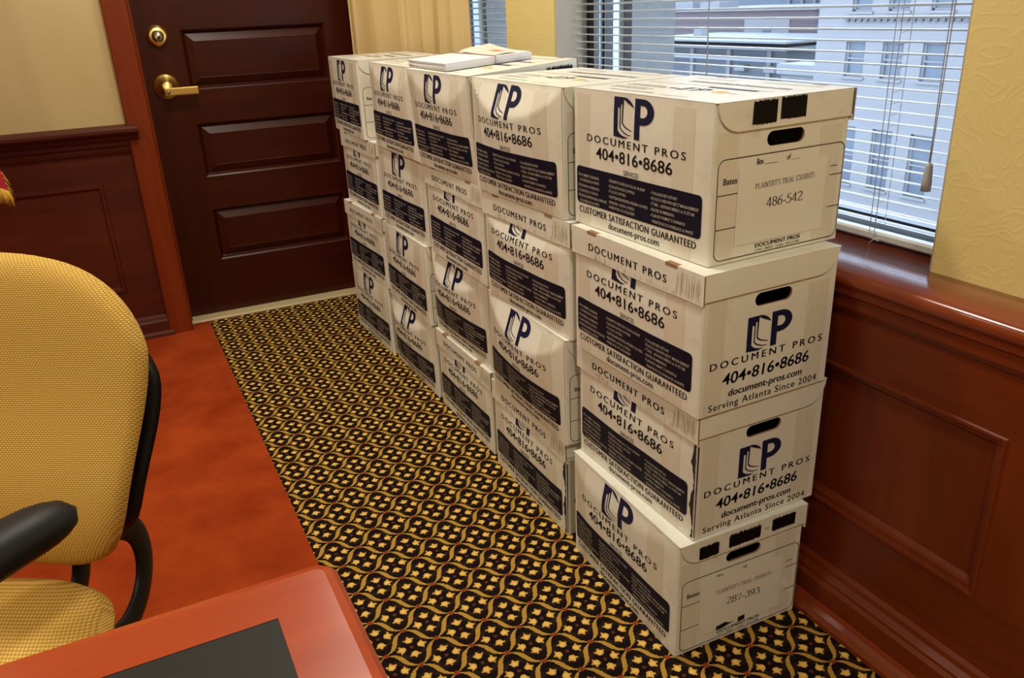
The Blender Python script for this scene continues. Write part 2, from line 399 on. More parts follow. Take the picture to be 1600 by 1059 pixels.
# door casing and jamb
mb = MB(); casp = [(-0.727, YF), (-0.727, YF - .026), (-0.722, YF - .032), (-0.645, YF - .032), (-0.638, YF - .024), (-0.638, YF + .085), (-0.650, YF + .085), (-0.650, YF)]
mb.prism(casp, 2, 0, 2.10, WOOD_CASE)
mb.box(-0.638, -0.628, YF + .055, YF + .098, 0, 2.06, WOOD_CASE)
mb.prism([(-x - .43, y) for x, y in casp], 2, 0, 2.10, WOOD_CASE)
mb.box(-0.727, 0.297, YF - .032, YF, 2.06, 2.16, WOOD_CASE)
structure(mb.build('trim_2'), 'cherry door casing and jamb beside the dark door', 'door casing')
structure(MB().box(-0.636, 0.206, YF + .03, YF + .15, 0, .013, THRESH, .004).build('trim_3'), 'pale threshold strip under the dark door', 'threshold')

# the door: stiles, rails and raised panels, handle and deadbolt
DY = 2.630
mb = MB(); dx0, dx1, px0, px1 = -0.628, 0.200, -0.466, 0.097
rows = [(.243, .460), (.594, .808), (.936, 1.160), (1.288, 1.510), (1.636, 1.855)]
mb.box(dx0, px0, DY, DY + .04, .016, 2.05, WOOD_DOOR_V); mb.box(px1, dx1, DY, DY + .04, .016, 2.05, WOOD_DOOR_V)
zz = [.016] + [q for r in rows for q in r] + [2.05]
for i in range(0, len(zz), 2): mb.box(px0, px1, DY, DY + .04, zz[i], zz[i + 1], WOOD_DOOR_H)
door = structure(mb.build('door_1'), 'dark cherry panelled door with brass lever', 'door')
for a, b in rows:
    mb = MB(); nested(mb, lambda u, v, d: (u, DY + d, v), px0, px1, a, b, [(0, 0), (.006, .0055), (.012, .016), (.014, .018), (.044, .005), (.047, .0058)], WOOD_DOOR_H, WOOD_DOOR_V)
    fix = mb.build('door_panel', door)
mb = MB(); hx, hz = -0.553, 0.957
mb.lathe([(.0, 0), (.047, 0), (.047, -.006), (.043, -.010), (.034, -.016), (.022, -.040), (.0185, -.048), (.0, -.048)], (hx, DY, hz), BRASS, 40, 'y')
rose = mb.build('door_handle', door)
mb = MB(); mb.box(hx - .016, hx + .112, DY - .066, DY - .047, hz - .031, hz - .002, BRASS, .004); mb.box(hx + .098, hx + .112, DY - .055, DY - .030, hz - .029, hz - .004, BRASS, .004)
lever = mb.build('lever', rose)
mb = MB(); mb.lathe([(0, 0), (.0085, 0), (.0085, -.003), (0, -.003)], (hx - .002, DY - .065, hz - .0165), NICKEL, 20, 'y'); mb.box(hx - .0035, hx - .0005, DY - .0695, DY - .0675, hz - .022, hz - .011, BRASS_D)
mb.build('keyhole', rose)
mb = MB(); kx, kz = -0.551, 1.141
mb.lathe([(0, 0), (.040, 0), (.040, -.005), (.037, -.010), (.032, -.022), (.029, -.024), (0, -.024)], (kx, DY, kz), BRASS, 40, 'y')
dead = mb.build('deadbolt', door)
mb = MB(); mb.lathe([(0, 0), (.022, 0), (.022, -.003), (0, -.004)], (kx, DY - .0235, kz), NICKEL, 28, 'y'); mb.lathe([(0, 0), (.006, 0), (.006, -.002), (0, -.002)], (kx + .003, DY - .027, kz - .004), BRASS_D, 14, 'y')
mb.box(kx + .001, kx + .005, DY - .0295, DY - .027, kz - .018, kz - .004, BRASS_D)
mb.build('lock_cylinder', dead)

# window wall: masonry with two openings
W1, W2 = (-0.028, 1.310), (1.630, 2.330); WT = 2.15
mb = MB()
for a, b in ((YB, W1[0]), (W1[1], W2[0]), (W2[1], YF)): mb.box(XW, XW + .24, a, b, SILL - .02, CEIL, PAPER_GOLD)
for a, b in (W1, W2): mb.box(XW, XW + .24, a, b, WT, CEIL, PAPER_GOLD)
mb.box(XF + .03, XW + .24, YB, YF, 0, SILL - .03, PLASTER)
structure(mb.build('wall_right'), 'gold embossed wallpaper wall around the windows', 'wall')
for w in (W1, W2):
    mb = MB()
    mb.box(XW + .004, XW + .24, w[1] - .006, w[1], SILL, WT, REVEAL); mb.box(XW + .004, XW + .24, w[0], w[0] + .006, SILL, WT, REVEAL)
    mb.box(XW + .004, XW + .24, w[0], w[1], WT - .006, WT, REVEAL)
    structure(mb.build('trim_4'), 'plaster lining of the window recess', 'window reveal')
STONE = mat('grey_concrete', (0.30, 0.29, 0.27), 0.85)
_t = NT(STONE); _t.col(_t.mix(_t.noise(14, 5, _t.pos(), 0.65), (0.205, 0.20, 0.185), (0.130, 0.128, 0.12)))
mb = MB()
for a, b in ((-3.4, W1[0] - .03), (W1[1] - .05, W2[0] + .03), (W2[1] - .03, 3.2)): mb.box(XW + .24, XW + .40, a, b, -13, 6, STONE)
for a, b in ((W1[0] - .03, W1[1] - .05), (W2[0] + .03, W2[1] - .03)):
    mb.box(XW + .24, XW + .40, a, b, WT, 6, STONE); mb.box(XW + .24, XW + .40, a, b, -13, SILL - .06, STONE)
structure(mb.build('wall_outer'), 'grey concrete outer wall around the windows', 'wall')
for k, w in enumerate((W1, W2)):
    a, b = w[0] + .006, w[1] - .006
    win = structure(MB().add([(XW + .158, a + .03, SILL + .02), (XW + .158, b - .03, SILL + .02), (XW + .158, b - .03, WT - .03), (XW + .158, a + .03, WT - .03)], [(0, 1, 2, 3)], GLASS).build('window_%d' % (k + 1)), ('wide' if k == 0 else 'narrow') + ' dark framed window behind the white blind', 'window')
    mb = MB()
    for (x0, x1, t, m) in ((.108, .126, .040, FRAME_BK), (.126, .146, .030, FRAME_GY), (.146, .172, .046, FRAME_BK), (.172, .200, .034, FRAME_GY)):
        mb.box(XW + x0, XW + x1, a, a + t, SILL, WT, m); mb.box(XW + x0, XW + x1, b - t, b, SILL, WT, m)
        hb = {.108: .010, .126: .022, .146: .030, .172: .024}[x0]
        mb.box(XW + x0, XW + x1, a + t, b - t, SILL - .01, SILL + hb, m); mb.box(XW + x0, XW + x1, a + t, b - t, WT - t, WT, m)
    mb.build('window_frame', win)

# right wainscot: sill, apron, framed panels, baseboard
nose = [(XW + .12, SILL - .028), (XF - .008, SILL - .034), (XF - .020, SILL - .030), (XF - .025, SILL - .020), (XF - .025, SILL - .012), (XF - .020, SILL - .004), (XF - .010, SILL), (XW + .12, SILL)]
structure(MB().prism(nose, 1, YB, YF - .01, WOOD_SILL, True).build('window_sill'), 'glossy red cherry window sill running along the wall', 'window sill')
mb = MB().prism([(XF, .652), (XF - .006, .654), (XF - .010, .664), (XF - .010, .684), (XF - .017, .690), (XF - .017, .704), (XF, .704)], 1, YB, YF - .01, WOOD_WAIN)
structure(mb.build('trim_5'), 'moulded apron under the cherry sill', 'apron')
panels = [(-1.45, -0.418), (-0.276, 0.760), (0.900, 1.935)]; pz0, pz1 = .235, .545
mb = MB(); mb.box(XF, XF + .03, YB, YF - .01, pz1, .70, WOOD_WAIN); mb.box(XF, XF + .03, YB, YF - .01, .06, pz0, WOOD_WAIN)
ys = [YB] + [q for p in panels for q in p] + [YF - .01]
for i in range(0, len(ys), 2): mb.box(XF, XF + .03, ys[i], ys[i + 1], pz0, pz1, WOOD_WAINV)
structure(mb.build('wainscot_right'), 'dark cherry wainscot frame under the window sill', 'wainscot')
for a, b in panels:
    mb = MB(); nested(mb, lambda u, v, d: (XF + d, u, v), a, b, pz0, pz1, [(0, 0), (.002, -.003), (.007, -.003), (.010, .004), (.018, .005), (.021, .010), (.026, .014), (.028, .016)], WOOD_WAINV, WOOD_WAINV)
    structure(mb.build('wainscot_panel'), 'sunk cherry panel in the wainscot under the sill', 'panel')
bp = [(XF + .02, 0), (XF - .026, 0), (XF - .026, .070), (XF - .020, .078), (XF - .020, .084), (XF - .010, .094), (XF - .008, .104), (XF, .110), (XF + .02, .110)]
structure(MB().prism(bp, 1, YB, YF - .01, WOOD_WAIN).build('baseboard_right'), 'stepped cherry baseboard beside the boxes', 'baseboard')
structure(MB().prism([(XF - .026, 0), (XF - .056, 0), (XF - .055, .010), (XF - .048, .020), (XF - .038, .026), (XF - .026, .028)], 1, YB, YF - .01, WOOD_SILL).build('trim_6'), 'rounded cherry shoe moulding at the carpet edge', 'shoe moulding')

# ------------------------------------------------------------------ blinds
def blind(y0, y1, label, tassel_y=None, ladders=(), wand_y=None):
    XB = 0.520; root = empty('window_blind', (XB, (y0 + y1) / 2, SILL)); tag(root, label, 'blind', 'blinds in the windows')
    mb = MB(); n = 62; pitch = .0207
    for i in range(n):
        z = .042 + pitch * i
        if z > WT - SILL - .05: break
        t = RAD(-9.0); hw = .0125
        prof = [(-hw * cos(t), -hw * sin(t) - .0004), (0, .0021), (hw * cos(t), hw * sin(t) - .0004), (hw * cos(t), hw * sin(t) + .0002), (0, .0027), (-hw * cos(t), -hw * sin(t) + .0002)]
        mb.prism([(a, z + b) for a, b in prof], 1, y0 - root.location.y, y1 - root.location.y, BLIND)
    mb.build('slats', root)
    a, b = y0 - root.location.y, y1 - root.location.y
    MB().box(-.013, .013, a, b, .004, .022, BLIND, .004).build('bottom_rail', root)
    MB().box(-.016, .016, a, b, WT - SILL - .045, WT - SILL - .007, BLIND, .003).build('head_rail', root)
    top = WT - SILL - .045
    for ly in ladders:
        q = ly - root.location.y; mb = MB()
        for dx, dyy in ((-.0135, 0), (.0135, 0.0), (-.0145, .011)): mb.tube([(dx, q + dyy, .020), (dx, q + dyy, top)], .0008, CORD, 6)
        for i in range(n):
            z = .040 + pitch * i
            if z < top: mb.tube([(-.0135, q, z - .0025), (.0135, q, z + .001)], .0004, CORD, 4, cap=False)
        mb.tube([(-.0145, q - .002, .022), (-.016, q + .004, .010), (-.0165, q - .014, .006), (-.0165, q - .020, .011), (-.0165, q - .004, .008), (-.0165, q + .006, -.0005)], .0011, BLIND, 6)
        mb.build('ladder_cord', root)
    if tassel_y is not None:
        q = tassel_y - root.location.y; mb = MB()
        mb.tube([(-.022, q + .010, top), (-.022, q + .001, .170)], .0009, CORD, 6); mb.tube([(-.022, q - .010, top), (-.022, q - .001, .170)], .0009, CORD, 6)
        lc = mb.build('lift_cord', root)
        mb = MB()
        mb.lathe([(0, .172), (.0050, .172), (.0065, .166), (.0085, .140), (.0092, .122), (.0, .120)], (-.022, q, 0), TASSEL, 12); mb.build('tassel', lc)
    if wand_y is not None:
        q = wand_y - root.location.y; MB().tube([(-.020, q, top), (-.020, q - .02, .24)], .0014, CORD, 8).build('tilt_wand', root)
    return root
blind(W1[0] + .012, W1[1] - .012, 'white venetian blind in the wide window behind the nearest boxes', tassel_y=.050, ladders=(.155, 1.18), wand_y=.70)
blind(W2[0] + .012, W2[1] - .012, 'white venetian blind in the narrow window beside the curtain', ladders=(1.90,))

# ------------------------------------------------------------------ curtain
def curtain():
    root = empty('curtain', (0.30, 2.08, 0.02)); tag(root, 'gold pleated curtain hanging between the door and the narrow window', 'curtain')
    n = 260
    def base(s): return .165 + .235 * (1 - (1 - s) ** 2.2), 2.490 - .590 * s ** 1.15
    def fn(u, v):
        s = u; z = .750 + v * 1.55
        x, y = base(s); x2, y2 = base(min(1, s + .004)); x1, y1 = base(max(0, s - .004)); tx, ty = x2 - x1, y2 - y1; l = math.hypot(tx, ty); nx, ny = ty / l, -tx / l
        a = 2 * pi * s / .178 + .8 * sin(8 * s + .4) + .22 * sin(2.2 * v + 3 * s)
        k = .026 * sin(a) + .013 * sin(2 * a + 1.0) + .005 * sin(2 * pi * s / .066 + 2 * v)
        w = .016 * cos(a + .5)
        return (x + nx * k + tx / l * w - .30, y + ny * k + ty / l * w - 2.08, z - .02)
    mb = MB().grid(fn, n, 24, CURTAIN)
    mb.grid(lambda u, v: tuple(Vector(fn(u, v)) + Vector((.003, 0, 0))), n, 24, CURTAIN)
    mb.build('drape', root)
    MB().tube([(-.12, .42, 2.29), (.02, .25, 2.29), (.08, .05, 2.29), (.10, -.24, 2.29)], .012, BRASS, 12).build('rod', root)
curtain()

# ------------------------------------------------------------------ printing
_tc = {}
def text2d(s, sp=1.0, bold=0.0, res=3, shear=0.0):
    key = (s, sp, bold, res, shear)
    if key in _tc: return _tc[key]
    c = bpy.data.curves.new('t', 'FONT'); c.body = s; c.size = 1.0; c.space_character = sp; c.offset = bold; c.resolution_u = res; c.fill_mode = 'FRONT'; c.shear = shear
    o = bpy.data.objects.new('t', c); COL.objects.link(o); bpy.context.view_layer.update()
    ev = o.evaluated_get(bpy.context.evaluated_depsgraph_get()); me = ev.to_mesh()
    v = [(p.co.x, p.co.y) for p in me.vertices]; f = [tuple(p.vertices) for p in me.polygons]
    ev.to_mesh_clear(); bpy.data.objects.remove(o); bpy.data.curves.remove(c)
    x0 = min(p[0] for p in v); x1 = max(p[0] for p in v)
    _tc[key] = ([((a - x0) / (x1 - x0), b) for a, b in v], f, x1 - x0); return _tc[key]
CAPH = max(p[1] for p in text2d('H')[0])
class Print:
    """flat artwork in metres: list of (verts2d, faces, material, lift)"""
    def __init__(s): s.items = []
    def raw(s, v, f, m, lift=.0007): s.items.append((v, f, m, lift)); return s
    def text(s, t, u0, u1, z0, z1, m=INK, sp=1.0, bold=0.0, lift=.0007, res=3, rise=0.0, shear=0.0, fat=0.0):
        v, f, w = text2d(t, sp, bold, res, shear); k = (z1 - z0) / CAPH
        if u1 is None: u1 = u0 + w * k * .92
        for e in ((0.0,) if fat == 0 else (-fat, 0.0, fat)): s.raw([(u0 + e + a * (u1 - u0), z0 + b * k + a * rise) for a, b in v], f, m, lift)
        return s
    def poly(s, loops, m, lift=.0007):
        if isinstance(loops[0][0], (int, float)): loops = [loops]
        vs = [p for l in loops for p in l]; tri = tessellate_polygon([[Vector((a, b, 0)) for a, b in l] for l in loops])
        return s.raw(vs, [tuple(t) for t in tri], m, lift)
    def rect(s, u0, u1, z0, z1, m, lift=.0007, nu=1, nz=1):
        vs = [(u0 + (u1 - u0) * i / nu, z0 + (z1 - z0) * j / nz) for j in range(nz + 1) for i in range(nu + 1)]
        return s.raw(vs, [(j * (nu + 1) + i, j * (nu + 1) + i + 1, (j + 1) * (nu + 1) + i + 1, (j + 1) * (nu + 1) + i) for j in range(nz) for i in range(nu)], m, lift)
    def rrect(s, u0, u1, z0, z1, r, m, lift=.0007, nu=54):
        """filled rounded rectangle made of slim columns so that it can follow a bulging panel"""
        us = sorted(set([u0 + r * (1 - cos(pi / 2 * k / 5)) for k in range(6)] + [u1 - r * (1 - cos(pi / 2 * k / 5)) for k in range(6)] + [u0 + r + (u1 - u0 - 2 * r) * k / nu for k in range(nu + 1)]))
        vs = []; fs = []; nz = 11
        for u in us:
            e = max(0, r - (u - u0), r - (u1 - u)); e = min(e, r); h = r - math.sqrt(max(0, r * r - e * e))
            vs += [(u, z0 + h + (z1 - z0 - 2 * h) * k / nz) for k in range(nz + 1)]
        for i in range(len(us) - 1):
            for k in range(nz): a = i * (nz + 1) + k; b = a + nz + 1; fs.append((a, b, b + 1, a + 1))
        return s.raw(vs, fs, m, lift)
    def outline(s, u0, u1, z0, z1, r, w, m, lift=.0007):
        def ring(d):
            out = []
            for cx, cz, a0 in ((u1 - r, z1 - r, 0), (u0 + r, z1 - r, 90), (u0 + r, z0 + r, 180), (u1 - r, z0 + r, 270)):
                for k in range(7): a = RAD(a0 + 15 * k); out.append((cx + (r - d) * cos(a), cz + (r - d) * sin(a)))
            return out
        A, B = ring(0), ring(w); n = len(A)
        return s.raw(A + B, [(i, (i + 1) % n, n + (i + 1) % n, n + i) for i in range(n)], m, lift)
    def stroke(s, pts, w, m, lift=.0007):
        n = len(pts); L = []; R_ = []
        for i, p in enumerate(pts):
            a = pts[max(0, i - 1)]; b = pts[min(n - 1, i + 1)]; dx, dy = b[0] - a[0], b[1] - a[1]; l = math.hypot(dx, dy) or 1
            ww = w[i] if isinstance(w, (list, tuple)) else w
            L.append((p[0] - dy / l * ww / 2, p[1] + dx / l * ww / 2)); R_.append((p[0] + dy / l * ww / 2, p[1] - dx / l * ww / 2))
        return s.raw(L + R_, [(i, i + 1, n + i + 1, n + i) for i in range(n - 1)], m, lift)
    def scribble(s, u0, u1, z0, z1, m, rnd, slant=0.0, rough=.0016, lift=.0008):
        n = int((u1 - u0) / .0011); top = []; bot = []
        for i in range(n + 1):
            u = u0 + (u1 - u0) * i / n; e = .003 if i in (0, n) else 0
            top.append((u + rnd.uniform(-.0003, .0003), z1 + slant * (u - u0) + rnd.uniform(-rough, rough) - e)); bot.append((u + rnd.uniform(-.0003, .0003), z0 + slant * (u - u0) + rnd.uniform(-rough, rough * .6) + e))
        vs = top + bot; fs = [(i, i + 1, n + 2 + i, n + 1 + i) for i in range(n)]
        return s.raw(vs, fs, m, lift)
    def refine(s, L=.009):
        out = []
        for v, f, m, lift in s.items:
            if m in (PALE, TAPE, NAVY): out.append((v, f, m, lift)); continue
            v = list(v); todo = []; done = []; mid = {}
            for q in f: todo += [(q[0], q[i], q[i + 1]) for i in range(1, len(q) - 1)]
            while todo:
                t = todo.pop(); e = [math.dist(v[t[i]], v[t[(i + 1) % 3]]) for i in range(3)]; k = e.index(max(e))
                if e[k] <= L: done.append(t); continue
                a, b, c = t[k], t[(k + 1) % 3], t[(k + 2) % 3]; key = (min(a, b), max(a, b))
                if key not in mid: mid[key] = len(v); v.append(((v[a][0] + v[b][0]) / 2, (v[a][1] + v[b][1]) / 2))
                n = mid[key]; todo += [(a, n, c), (n, b, c)]
            out.append((v, done, m, lift))
        s.items = out; return s
    def put(s, mb, P):
        for v, f, m, lift in s.items: mb.add([P(a, b, lift) for a, b in v], f, m)

def logo(pr, u0, u1, z0, z1, m=LOGO):
    T = lambda pts: [(u0 + a * (u1 - u0), z0 + b * (z1 - z0)) for a, b in pts]
    for pts in ([(0, 0), (.106, .17), (.106, 1), (0, 1)],
                [(0, 0), (.15, -.012), (.27, -.025), (.34, 0), (.385, .028), (.31, .022), (.235, .045), (.17, .085), (.106, .17)],
                [(.106, .75), (.148, .72), (.178, .745), (.178, .81), (.205, .835), (.247, .82), (.247, 1), (.106, 1)],
                [(.154, .25), (.20, .17), (.29, .10), (.38, .070), (.455, .072), (.46, .09), (.38, .095), (.30, .130), (.22, .19), (.177, .27), (.178, .80), (.154, .73)],
                [(.213, .355), (.27, .275), (.35, .225), (.475, .180), (.48, .198), (.37, .248), (.295, .295), (.238, .375), (.247, .90), (.213, .84)],
                [(.247, .955), (.255, .948), (.33, .885), (.42, .825), (.515, .755), (.485, .83), (.43, .91), (.36, .97), (.30, .995), (.247, 1)]):
        pr.poly(T(pts), m)
    arc = lambda cx, cy, rx, ry, a0, a1, n=9: [(cx + rx * cos(RAD(a0 + (a1 - a0) * k / n)), cy + ry * sin(RAD(a0 + (a1 - a0) * k / n))) for k in range(n + 1)]
    outer = [(.535, 0), (.668, 0), (.668, .375)] + arc(.74, .69, .26, .315, -90, 90) + [(.535, 1.005)]
    inner = [(.668, .555), (.668, .845)] + arc(.735, .70, .105, .145, 90, -90)
    pr.poly([T(outer), T(inner[::-1])], m)

# roman figures and capitals drawn with a broad nib, for the typed labels
def _ar(cx, cy, rx, ry, a0, a1, n=12): return [(cx + rx * cos(RAD(a0 + (a1 - a0) * k / n)), cy + ry * sin(RAD(a0 + (a1 - a0) * k / n))) for k in range(n + 1)]
GL = {
 '2': (.52, [_ar(.25, .74, .19, .24, 165, -20, 12) + [(.36, .5), (.06, .04)], [(.05, .03), (.46, .03), (.49, .16)]]),
 '3': (.50, [_ar(.22, .77, .16, .20, 150, -80, 12), _ar(.21, .30, .22, .29, 85, -150, 14)]),
 '4': (.54, [[(.36, 0), (.36, .98)], [(.36, .98), (.03, .28)], [(.03, .27), (.50, .27)]]),
 '5': (.50, [[(.14, .95), (.44, .95)], [(.14, .95), (.11, .56)], _ar(.20, .31, .23, .29, 110, -150, 14)]),
 '6': (.52, [_ar(.55, .35, .47, .64, 100, 180, 10), _ar(.26, .30, .19, .28, 0, 360, 20)]),
 '7': (.50, [[(.03, .82), (.07, .95), (.46, .95)], [(.46, .95), (.20, 0)]]),
 '8': (.52, [_ar(.26, .75, .155, .215, 0, 360, 18), _ar(.26, .28, .195, .26, 0, 360, 20)]),
 '9': (.52, [_ar(.25, .68, .19, .28, 0, 360, 20), _ar(-.03, .63, .47, .64, -75, 0, 10)]),
 '-': (.36, [[(.05, .32), (.31, .32)], [(.05, .35), (.31, .35)]]),
 'P': (.60, [[(.14, 0), (.14, 1)], [(.02, .98), (.28, .98)], _ar(.26, .73, .24, .25, 90, -90, 10) + [(.14, .48)], [(.02, .01), (.27, .01)]]),
 'L': (.62, [[(.14, 0), (.14, 1)], [(.02, .98), (.27, .98)], [(.02, .02), (.52, .02), (.56, .25)]]),
 'A': (.74, [[(.12, 0), (.36, 1)], [(.36, 1), (.62, 0)], [(.19, .34), (.52, .34)], [(.01, .01), (.22, .01)], [(.50, .01), (.74, .01)]]),
 'I': (.34, [[(.16, 0), (.16, 1)], [(.03, .99), (.29, .99)], [(.03, .01), (.29, .01)]]),
 'N': (.76, [[(.14, 0), (.14, 1)], [(.12, 1), (.60, 0)], [(.60, 0), (.60, 1)], [(.01, .99), (.16, .99)], [(.48, .99), (.72, .99)], [(.02, .01), (.26, .01)]]),
 'T': (.64, [[(.31, 0), (.31, 1)], [(.04, .76), (.06, .97), (.56, .97), (.58, .76)], [(.18, .01), (.44, .01)]]),
 'F': (.58, [[(.14, 0), (.14, 1)], [(.02, .98), (.50, .98), (.52, .78)], [(.14, .52), (.40, .52)], [(.02, .01), (.28, .01)]]),
 "'": (.22, [[(.11, 1), (.08, .70)]]),
 'S': (.52, [_ar(.25, .75, .18, .24, 35, 250, 12) + _ar(.24, .26, .20, .25, 75, -150, 12)]),
 'R': (.68, [[(.14, 0), (.14, 1)], [(.02, .98), (.28, .98)], _ar(.26, .75, .22, .23, 90, -90, 10) + [(.14, .52)], [(.28, .52), (.60, 0)], [(.02, .01), (.27, .01)], [(.56, .01), (.68, .01)]]),
 'E': (.62, [[(.14, 0), (.14, 1)], [(.02, .98), (.50, .98), (.52, .80)], [(.14, .52), (.40, .52)], [(.02, .02), (.52, .02), (.56, .22)]]),
 'X': (.72, [[(.10, 1), (.60, 0)], [(.58, 1), (.12, 0)], [(.01, .99), (.22, .99)], [(.48, .99), (.68, .99)], [(.02, .01), (.23, .01)], [(.48, .01), (.70, .01)]]),
 'H': (.76, [[(.14, 0), (.14, 1)], [(.60, 0), (.60, 1)], [(.14, .51), (.60, .51)], [(.02, .99), (.27, .99)], [(.48, .99), (.72, .99)], [(.02, .01), (.27, .01)], [(.48, .01), (.72, .01)]]),
 'B': (.64, [[(.14, 0), (.14, 1)], [(.02, .98), (.28, .98)], _ar(.26, .755, .20, .225, 90, -90, 9) + [(.14, .53)], _ar(.27, .27, .25, .26, 90, -90, 9) + [(.02, .01)]]),
 ' ': (.34, []),
}
def serif(pr, s, u0, u1, z0, z1, m=INK, lift=.0012, rise=0.0, thick=.135, thin=.055):
    w = sum(GL[c][0] for c in s); k = (u1 - u0) / w; h = z1 - z0; x = 0.0
    for c in s:
        gw, strokes = GL[c]
        for st in strokes:
            pts = [(u0 + (x + a) * k, z0 + b * h + rise * (x + a) / w) for a, b in st]; ws = []
            for i in range(len(st)):
                a = pts[max(0, i - 1)]; b = pts[min(len(pts) - 1, i + 1)]; l = math.hypot(b[0] - a[0], b[1] - a[1]) or 1
                dy = abs(b[1] - a[1]) / l; sl = (b[0] - a[0]) * (b[1] - a[1]) > 0
                f = dy ** 1.5 * (0.55 if sl and dy < .97 and len(st) == 2 else 1.0)
                ws.append(h * (thin + (thick - thin) * f))
            pr.stroke(pts, ws, m, lift)
        x += gw

LB, WB, HB = 0.3964, 0.3018, 0.2620
SV = ((.0215, (.0985, .0890, .0780, .0680, .0580, .0483), ('DOCUMENT SCANNING', 'COLOR/BLACK & WHITE', 'DVD/FILM CONVERSION', 'LONG FILE LOCATION', 'DIGITAL PRINTING/BLOWBACKS', 'COLOR/BLACK & WHITE'), (1, 0, 1, 1, 1, 0), (.0882, .0885, .0882, .0845, .1139, .0885)),
      (.1254, (.1009, .0907, .0813, .0710, .0607, .0512), ('EXHIBIT BOARDS IN COLOR OR B&W', 'LITIGATION FILE COPYING', 'COLOR COPYING', 'LETTERHEAD/ENVELOPES/BROCHURES', 'BINDERY, AUDIO & VIDEO', 'FREE PICK UP & DELIVERY'), (1,) * 6, (.2320, .2010, .1740, .2396, .2015, .2020)),
      (.2532, (.1000, .0905, .0810, .0708, .0608, .0500), ('ON-LINE REPOSITORY', 'E-DISCOVERY/PROJECT MANAGEMENT', 'TABS - ALPHANUMERIC & CUSTOM', 'BATES NUMBERING', 'LARGE FORMAT SCANNING/', 'PRINTING/COLOR/BLACK & WHITE'), (1, 1, 1, 1, 1, 0), (.3170, .3707, .3600, .3100, .3389, .3590)))
def front_print(services=True):
    p = Print()
    p.rect(.0150, .0560, .004, .252, TAPE, .0003, 4, 30); p.rect(.300, .352, .004, .250, TAPE, .0003, 4, 30)
    logo(p, .1345, .2495, .1852, .2545)
    p.text('DOCUMENT PROS', .0485, .3337, .1668, .1800, INK, 1.35, .0, fat=.00042)
    p.text('404\u2022816\u20228686', .0787, .3015, .1378, .1588, INK, 1.0, .004, fat=.0003)
    p.text('SERVICES', .1652, .2110, .1180, .1270, INK, 1.0, .0)
    p.rrect(.0105, .3770, .0432, .1160, .0085, NAVY)
    if services:
        for u, zs, ts, ck, ue in SV:
            for z, t, c, e in zip(zs, ts, ck, ue):
                p.text(t, u, e, z - .0022, z + .0032, PALE, 1.0, .006, .0013, 1)
                if c: p.stroke([(u - .0052, z + .0008), (u - .0040, z - .0016), (u - .0014, z + .0042)], .0010, PALE, .0013)
    p.text('CUSTOMER SATISFACTION GUARANTEED', .0194, .3665, .0245, .0372, INK, 1.08, .0, fat=.00045)
    p.text('document-pros.com', .1178, .2700, .0080, .0205, INK, 1.0, .0, fat=.00025)
    return p
FRONT = front_print().refine()
FLAP = Print().text('DOCUMENT PROS', .0585, .3040, .2242, .2382, INK, 1.3, .0, fat=.00048)
_rw = random.Random(11)
for _k in range(110):                                # scuffed flutes along the lower and right edges of the flap
    _u = _rw.uniform(.06, .33) if _k < 60 else _rw.uniform(.33, .395); _z = .2085 + _rw.uniform(0, .002); _h = _rw.uniform(.003, .011) if _k < 60 else _rw.uniform(.006, .042)
    if _k >= 60: _z += _rw.uniform(0, .046 - _h) if _h < .046 else 0
    FLAP.rect(_u, _u + _rw.uniform(.0003, .0007), _z, _z + _h, SCUFF, .0004)
ENDLOGO = Print(); ENDLOGO.rect(.012, .050, .003, .215, TAPE, .0003, 4, 24); ENDLOGO.rect(.235, .285, .003, .205, TAPE, .0003, 4, 24)
logo(ENDLOGO, .0995, .2020, .1035, .1672)
ENDLOGO.text('DOCUMENT PROS', .0214, .2805, .0862, .0992, INK, 1.45, .0, fat=.00045)
ENDLOGO.text('404\u2022816\u20228686', .0505, .2520, .0524, .0738, INK, 1.0, .005, shear=.08, fat=.0004)
ENDLOGO.text('document-pros.com', .0660, .2384, .0285, .0418, INK, 1.0, .005, shear=.08, fat=.0004)
ENDLOGO.text('Serving Atlanta Since 2004', .0224, .2770, .0080, .0208, INK, 1.12, .0, fat=.00015)
def end_form(number=None, defaced=False):
    p = Print(); p.rect(.010, .052, .003, .215, TAPE, .0003, 4, 24); p.rect(.236, .286, .003, .205, TAPE, .0003, 4, 24)
    p.outline(.0105, .2975, .0065, .1740, .0150, .0015, INK)
    if not defaced:
        p.text('Box', .0938, .1080, .1578, .1672, INK, 1.0, .004, fat=.0002); p.rect(.1105, .1400, .1565, .1571, INK); p.text('of', .1604, .1690, .1580, .1670, INK, 1.0, .008); p.rect(.1710, .1900, .1570, .1575, INK)
    else:
        p.text('Box', .0938, .1080, .1590, .1640, INK, 1.0, .010); p.text('of', .1560, .1650, .1570, .1640, INK, 1.0, .008)
    p.text('Bates', .0237, .0525, .1330, .1430, INK, 1.0, .005, fat=.0002)
    for a, b, z in ((.0110, .0548, .1164), (.0115, .0556, .0603), (.2664, .2960, .1190), (.2675, .2965, .0627), (.2664, .2825, .1343)): p.rect(a, b, z - .0007, z + .0007, INK)
    p.text('DOCUMENT PROS', .1026, .2077, .0172, .0238, INK, 1.0, .0, fat=.00032); p.text('COPY \u00b7 PRINT \u00b7 SCAN \u00b7 DISCOVER', .1021, .2072, .0100, .0142, INK, 1.0, .0, res=1)
    return p
